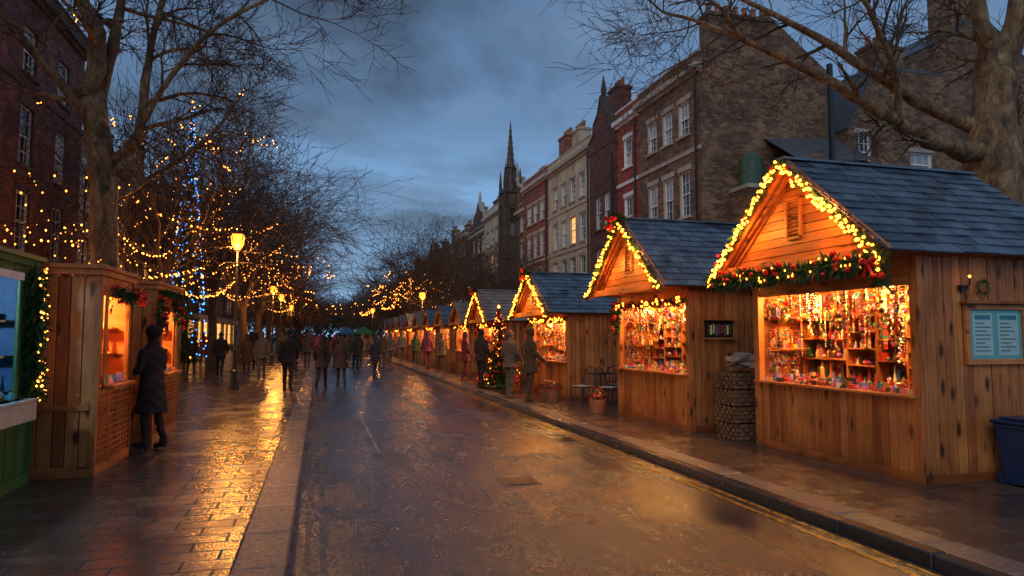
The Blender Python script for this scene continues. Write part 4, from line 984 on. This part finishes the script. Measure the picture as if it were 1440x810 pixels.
# ---------------------------------------------------------------- people
SKIN = simple('skin', (.42, .24, .17), .5, vary=.12, bump=.05)
_cm = {}
def cloth(c):
    k = tuple(c)
    if k not in _cm: _cm[k] = simple('cloth', k, .85, vary=.35, nscale=14, bump=.5)
    return _cm[k]
def person_mesh(key, stride=.5, hem=.75, hat=0, female=False, armfwd=0, arms=(.35, -.35), lean=0, vox=.02):
    mb = MB(); parts = []
    bul = .028
    def seg(p0, p1, r0, r1, tag, n=10):
        p0, p1 = V(p0), V(p1); mb.tube([p0.lerp(p1, t) for t in (-.06, .0, .33, .66, 1, 1.05)], [r0*.7, r0, r0*.95+r1*.08, r0*.4+r1*.6, r1, r1*.7], n)
        parts.append((p0, p1, r0, r1, tag))
    ln = lambda z: lean*max(0, z-.9)
    sh = .165 if female else .185
    for s, ph in ((-1, stride), (1, -stride)):
        hip = V((s*.09, 0, .92)); a = ph*.55; kb = .12+(.55*abs(ph) if ph < 0 else .02)
        knee = hip+V((0, math.sin(a), -math.cos(a)))*.44
        b = a-kb; ank = knee+V((0, math.sin(b), -math.cos(b)))*.41
        seg(hip, knee, .095, .062, 1); seg(knee, ank, .062, .045, 1)
        fa = b if ph < 0 else 0
        toe = ank+V((s*.02, math.cos(fa)*.17, -.035+math.sin(fa)*.17)); heel = ank+V((0, -.045, -.04))
        seg(heel, toe, .047, .036, 2); seg(ank+Z*.06, ank-Z*.03, .05, .05, 2)
    tr = [(.84, .15, .115), (.92, .178, .13), (1.02, .168, .122), (1.1, .158, .118), (1.22, .18, .13), (1.32, sh+.012, .135), (1.4, sh+.012, .118), (1.45, .13, .09), (1.5, .07, .068)]
    rings = [(V((0, ln(z), z)), X*(a+bul*.4), Y*(b+bul*.4)) for z, a, b in tr]; mb.loft(rings, 18)
    parts.append((V((0, ln(.9), .88)), V((0, ln(1.4), 1.4)), .17, .16, 0))
    mb.loft([(V((0, ln(z), z)), X*r_, Y*r_) for z, r_ in ((1.44, .1), (1.5, .085), (1.545, .078))], 14); parts.append((V((0, ln(1.45), 1.45)), V((0, ln(1.54), 1.53)), .1, .085, 5))
    if hem < .9:
        fl = .02+.06*(.9-hem); st = abs(stride)*.1
        mb.loft([(V((0, ln(z), z)), X*a, Y*b) for z, a, b in ((1.05, .165, .13), (.9, .19, .15), ((.9+hem)/2, .195+fl*.5, .155+fl*.5+st*.5), (hem, .2+fl, .165+fl+st))], 18)
        parts.append((V((0, 0, .95)), V((0, 0, hem)), .19, .2+fl, 0))
    hy = ln(1.6)+.015; hc = V((0, hy, 1.635))
    seg((0, ln(1.45), 1.44), (0, hy-.005, 1.58), .06, .056, 3)
    mb.ball(hc+Z*.015+Y*-.008, .077, .097, .105); mb.ball(hc+V((0, .02, -.055)), .056, .07, .06)
    mb.ball(hc+V((0, .098, -.022)), .013, .02, .022, n=8, h=6)
    for s in (-1, 1): mb.ball(hc+V((s*.077, -.005, -.012)), .011, .02, .03, n=8, h=6)
    parts.append((hc+Z*.02, hc-Z*.05, .095, .07, 3))
    if hat == 1: mb.loft([(V((0, hy-.012, z)), X*a, Y*b) for z, a, b in ((1.63, .09, .108), (1.66, .094, .112), (1.7, .092, .11), (1.745, .07, .085), (1.775, .03, .035))], 14)
    if hat == 2: mb.loft([(V((0, hy-.012, z)), X*a, Y*b) for z, a, b in ((1.63, .098, .115), (1.68, .108, .125), (1.73, .1, .115), (1.775, .06, .07))], 14)
    if hat == 0 and female:
        mb.loft([(V((0, hy+yo, z)), X*a, Y*b) for z, yo, a, b in ((1.42, -.075, .085, .045), (1.5, -.07, .09, .055), (1.6, -.04, .09, .085), (1.7, -.02, .084, .1), (1.755, -.01, .05, .06))], 14)
    if hat == 3:
        mb.loft([(V((0, hy+yo, z)), X*a, Y*b) for z, yo, a, b in ((1.44, -.03, .13, .11), (1.52, -.03, .12, .11), (1.62, -.03, .115, .115), (1.72, -.02, .105, .12), (1.785, -.02, .05, .06))], 14)
    hands = []
    for s, ph in ((-1, arms[0]), (1, arms[1])):
        S = V((s*(sh+.005), ln(1.4), 1.4)); a = ph*.8
        E = S+V((s*.05, math.sin(a)*.29, -math.cos(a)*.29)); b = a+.35+armfwd
        Wr = E+V((-s*.01-s*.04*armfwd, math.sin(b), -math.cos(b)))*.25
        seg(S-V((s*.02, 0, 0)), E, .07, .055, 0); seg(E, Wr, .055, .042, 0)
        hd = (Wr-E).normalized(); H_ = Wr+hd*.075
        mb.loft([(Wr, X*.022, Y*.026), (Wr+hd*.04, X*.016, Y*.038), (H_+hd*.005, X*.014, Y*.038)], 10); parts.append((Wr+hd*.02, H_+hd*.03, .03, .03, 3)); hands.append((Wr, H_, hd, s))
    me = mb.mesh('tmp', []); ob = bpy.data.objects.new('tmp', me); sc.collection.objects.link(ob)
    md = ob.modifiers.new('r', 'REMESH'); md.mode = 'VOXEL'; md.voxel_size = vox; md.use_smooth_shade = True
    ms = ob.modifiers.new('s', 'SMOOTH'); ms.factor = .5; ms.iterations = 3 if vox < .02 else 2
    dg = bpy.context.evaluated_depsgraph_get(); out = bpy.data.meshes.new_from_object(ob.evaluated_get(dg)); bpy.data.objects.remove(ob)
    n = len(out.polygons); cc = np.zeros(n*3); out.polygons.foreach_get('center', cc); cc = cc.reshape(-1, 3)
    best = np.full(n, 1e9); tag = np.zeros(n, int)
    for p0, p1, r0, r1, tg in parts:
        a = np.array(p0); d = np.array(p1)-a; t = np.clip(((cc-a)@d)/max(d@d, 1e-9), 0, 1)
        q = np.linalg.norm(cc-(a+t[:, None]*d), axis=1)-(r0+(r1-r0)*t); m = q < best; best[m] = q[m]; tag[m] = tg
    z = cc[:, 2]; x = cc[:, 0]; y = cc[:, 1]
    tag[(tag == 1) & (z > hem)] = 0
    hd_ = z > 1.555
    tag[(z > 1.54) & (np.abs(x) < .2)] = 3
    hair = hd_ & ((y < hy+.0) | (z > 1.70) | ((y < hy+.035) & (z > 1.66)))
    tag[hair] = 4
    if hat in (1, 2): tag[z > 1.66] = 6
    if hat == 3: tag[hd_ & ((y < hy+.045) | (z > 1.72))] = 0
    if hat == 0 and female: tag[(z > 1.40) & (y < hy-.055) & (np.abs(x) < .1)] = 4
    out.polygons.foreach_set('material_index', tag.tolist())
    vn = len(out.vertices); co = np.zeros(vn*3); out.vertices.foreach_get('co', co); co = co.reshape(-1, 3); nr = np.zeros(vn*3); out.vertices.foreach_get('normal', nr); nr = nr.reshape(-1, 3)
    amp = np.where(co[:, 2] < 1.5, .006, 0)*(np.sin(co[:, 2]*38+co[:, 0]*25+3*np.sin(co[:, 1]*17))+.6*np.sin(co[:, 2]*71-co[:, 0]*40+co[:, 1]*30))
    co = co+nr*amp[:, None]; out.vertices.foreach_set('co', co.reshape(-1))
    fm = MB()
    for Wr, H_, hd, s in hands:
        side = Y-hd*hd.y; side = side.normalized() if side.length > .1 else Z; inn = V((-s, 0, 0))
        for k, (o, L) in enumerate(((.027, .068), (.009, .078), (-.009, .072), (-.026, .056))):
            b = H_+side*o-hd*.01; k1 = b+hd*L*.45+inn*.004; k2 = k1+(hd*.8+inn*.5).normalized()*L*.35; k3 = k2+(hd*.45+inn*.8).normalized()*L*.28
            fm.tube([b, k1, k2, k3], [.0095, .009, .008, .006], 6, 0)
        b = Wr+hd*.025+side*.025; fm.tube([b, b+(hd*.6+side*.7).normalized()*.032, b+(hd*.6+side*.7).normalized()*.032+(hd+inn*.3).normalized()*.03], [.012, .0105, .007], 6, 0)
    for s in (-1, 1):
        fm.ico(hc+V((s*.031, .083, .01)), .0115, 1); fm.ico(hc+V((s*.031, .092, .01)), .0058, 2); fm.beam(hc+V((s*.018, .094, .03)), hc+V((s*.045, .088, .03)), .006, .006, Z, 2)
    fm.loft([(hc+V((0, .087, -.06)), X*.02, Z*.003), (hc+V((0, .093, -.06)), X*.018, Z*.005)], 8, 3)
    return out, fm
MOUTH = simple('lips', (.3, .09, .07), .5); EYE = simple('eye_white', (.7, .7, .68), .3, vary=.02, bump=0); HAIRD = (.03, .018, .012)
_pm = {}
def person(name, x, y, z, heading, h=1.75, coat=(.02, .02, .025), trou=(.02, .022, .03), shoe=(.015, .012, .01), hair=HAIRD, hatc=(.1, .05, .03), scarf=None, bag=None, **kw):
    key = tuple(sorted(kw.items()))
    if key not in _pm: _pm[key] = person_mesh(str(len(_pm)), **kw)
    me, fm = _pm[key]; me = me.copy(); me.materials.clear()
    for c in (cloth(coat), cloth(trou), cloth(shoe), SKIN, cloth(hair), cloth(scarf or coat), cloth(hatc)): me.materials.append(c)
    rt = root(name, (x, y, z), -math.radians(heading)); s = h/1.75
    ob = bpy.data.objects.new('body', me); ob.parent = rt; ob.scale = (s,)*3; sc.collection.objects.link(ob)
    zmin = min(v.co.z for v in me.vertices); ob.location.z = -zmin*s
    f = bpy.data.objects.new('hands_and_face', fm.mesh('hf', [SKIN, EYE, cloth(HAIRD), MOUTH], True)); f.parent = rt; f.scale = (s,)*3; f.location.z = ob.location.z; sc.collection.objects.link(f)
    if bag:
        bm_ = MB()
        bm_.loft([(V((.27, 0, .62)), X*.05, Y*.15), (V((.27, 0, .66)), X*.06, Y*.16), (V((.27, 0, .86)), X*.035, Y*.13)], 14); bm_.tube([(.27, -.1, .86), (.25, -.06, 1.1), (.19, 0, 1.44), (.25, .06, 1.1), (.27, .1, .86)], [.01]*5, 6)
        b = bpy.data.objects.new('bag', bm_.mesh('bag', [cloth(bag[1])], True)); b.parent = rt; b.scale = (s,)*3; b.location.z = ob.location.z; sc.collection.objects.link(b)
BK = (.016, .016, .02); NV = (.02, .03, .07); BR = (.08, .045, .025); GY = (.09, .09, .1); TN = (.2, .13, .07)
person('shopper', -2.28, 10.78, G, -60, 1.7, coat=BK, hatc=(.3, .2, .12), hat=2, hem=.5, stride=.14, armfwd=.9, arms=(.1, .2), vox=.014, trou=BK, hair=(.2, .12, .06))
person('pedestrian', -.88, 21, G, 0, 1.82, coat=BK, trou=(.02, .02, .03), hem=.78, stride=.45, arms=(-.3, .3), vox=.016)
person('pedestrian', .08, 23, 0, 10, 1.72, coat=(.015, .015, .02), trou=NV, hem=.7, hat=3, stride=-.5, arms=(.3, -.3), vox=.018)
person('pedestrian', .72, 24.2, 0, -5, 1.68, coat=(.05, .04, .05), trou=BK, hem=.62, female=True, stride=.4, arms=(-.2, .3), vox=.018, bag=('hand', (.2, .13, .08)))
person('pedestrian', -2.0, 26.2, G, 175, 1.75, coat=GY, trou=NV, hem=.8, stride=-.45, arms=(.3, -.3), vox=.02)
person('pedestrian', -2.75, 28.6, G, 178, 1.66, coat=BR, trou=BK, hem=.6, female=True, stride=.4, arms=(-.2, .3), vox=.02, scarf=(.3, .05, .04))
person('pedestrian', -3.75, 29, G, 0, 1.75, coat=BK, trou=BK, hem=.78, stride=.45, arms=(-.3, .3), vox=.02)
person('pedestrian', -5.2, 31.5, G, 160, 1.72, coat=(.1, .02, .02), trou=NV, hem=.8, hat=1, stride=.35, arms=(-.3, .3), vox=.02)
person('shopper', 4.95, 16.0, G, 80, 1.75, coat=BR, trou=BK, hem=.68, hat=1, hatc=BK, stride=.1, armfwd=.6, arms=(.15, .1), vox=.016)
person('shopper', 4.72, 17.0, G, 55, 1.72, coat=(.12, .09, .06), trou=NV, hem=.78, stride=.12, armfwd=.3, arms=(0, .1), vox=.016, hair=(.15, .14, .13))
person('shopper', 4.95, 17.9, G, 110, 1.66, coat=BK, trou=BK, hem=.6, female=True, stride=.1, armfwd=.5, arms=(.1, .1), vox=.018)
person('shopper', 4.75, 20.4, G, 60, 1.78, coat=BK, trou=NV, hem=.8, stride=.1, armfwd=.2, arms=(0, .1), vox=.018)
person('shopper', 5.0, 24.0, G, 90, 1.7, coat=(.12, .02, .03), trou=BK, hem=.7, female=True, stride=.1, armfwd=.5, arms=(.1, .1), vox=.02)
rg = random.Random(5); cols = [BK, NV, BR, GY, (.12, .08, .05), (.2, .02, .03), BK, (.2, .04, .08), (.02, .05, .03), (.2, .2, .22), (.03, .06, .14), BK]
spots = [(1.75, 35), (2.45, 32), (3.3, 38.5), (3.9, 40), (-.6, 36), (.2, 38), (-1.1, 33), (.9, 44), (2.0, 46), (2.9, 50), (-.3, 50), (-1.6, 44), (-2.0, 52), (1.4, 56), (3.4, 57), (.4, 62), (2.4, 66), (-1.5, 62), (4.2, 47), (5.0, 33), (5.1, 38), (4.8, 52), (3.8, 64), (-3.2, 38), (-3.5, 46), (1.2, 72), (3, 76), (-.6, 78), (-2.5, 72), (-6, 40), (2.2, 41),
         (-.1, 43), (.5, 48), (1.2, 50), (3.8, 53), (2.6, 60), (-1.0, 57), (1.9, 63), (-2.9, 57), (4.9, 43), (5.0, 29), (4.4, 70), (.8, 68), (-.9, 69), (2.0, 81), (.3, 86), (3.2, 86), (-3, 33.5), (-6.2, 36), (-1.5, 38), (.9, 39), (-2.4, 47), (3.1, 45), (-4.9, 34), (1.5, 77), (2.7, 72), (-1.8, 80), (4.9, 57), (4.9, 62)]
var = [dict(stride=.45, arms=(-.3, .3), hem=.78, vox=.024), dict(stride=-.45, arms=(.3, -.3), hem=.62, female=True, vox=.024), dict(stride=.3, arms=(-.2, .2), hem=.7, hat=1, vox=.024), dict(stride=-.35, arms=(.2, -.2), hem=.8, hat=3, vox=.024)]
for i, (x, y) in enumerate(spots):
    person('pedestrian', x, y, 0 if -.2 < x < 4.35 else G, rg.choice([0, 5, -8, 178, 172]), rg.uniform(1.6, 1.84), coat=cols[i % len(cols)], trou=rg.choice([BK, NV, GY]), hatc=rg.choice([(.2, .02, .02), BK, GY]), **var[i % 4])
# ---------------------------------------------------------------- camera
cd = bpy.data.cameras.new('camera'); co = bpy.data.objects.new('camera', cd); sc.collection.objects.link(co)
cd.lens = 24; cd.sensor_width = 36; cd.clip_end = 3000; cd.clip_start = .05
co.location = (0, 0, 1.7); co.rotation_euler = (math.radians(94.0), 0, math.radians(-15.67)); sc.camera = co
sc.view_settings.view_transform = 'Standard'; sc.view_settings.look = 'None'; sc.view_settings.exposure = 0
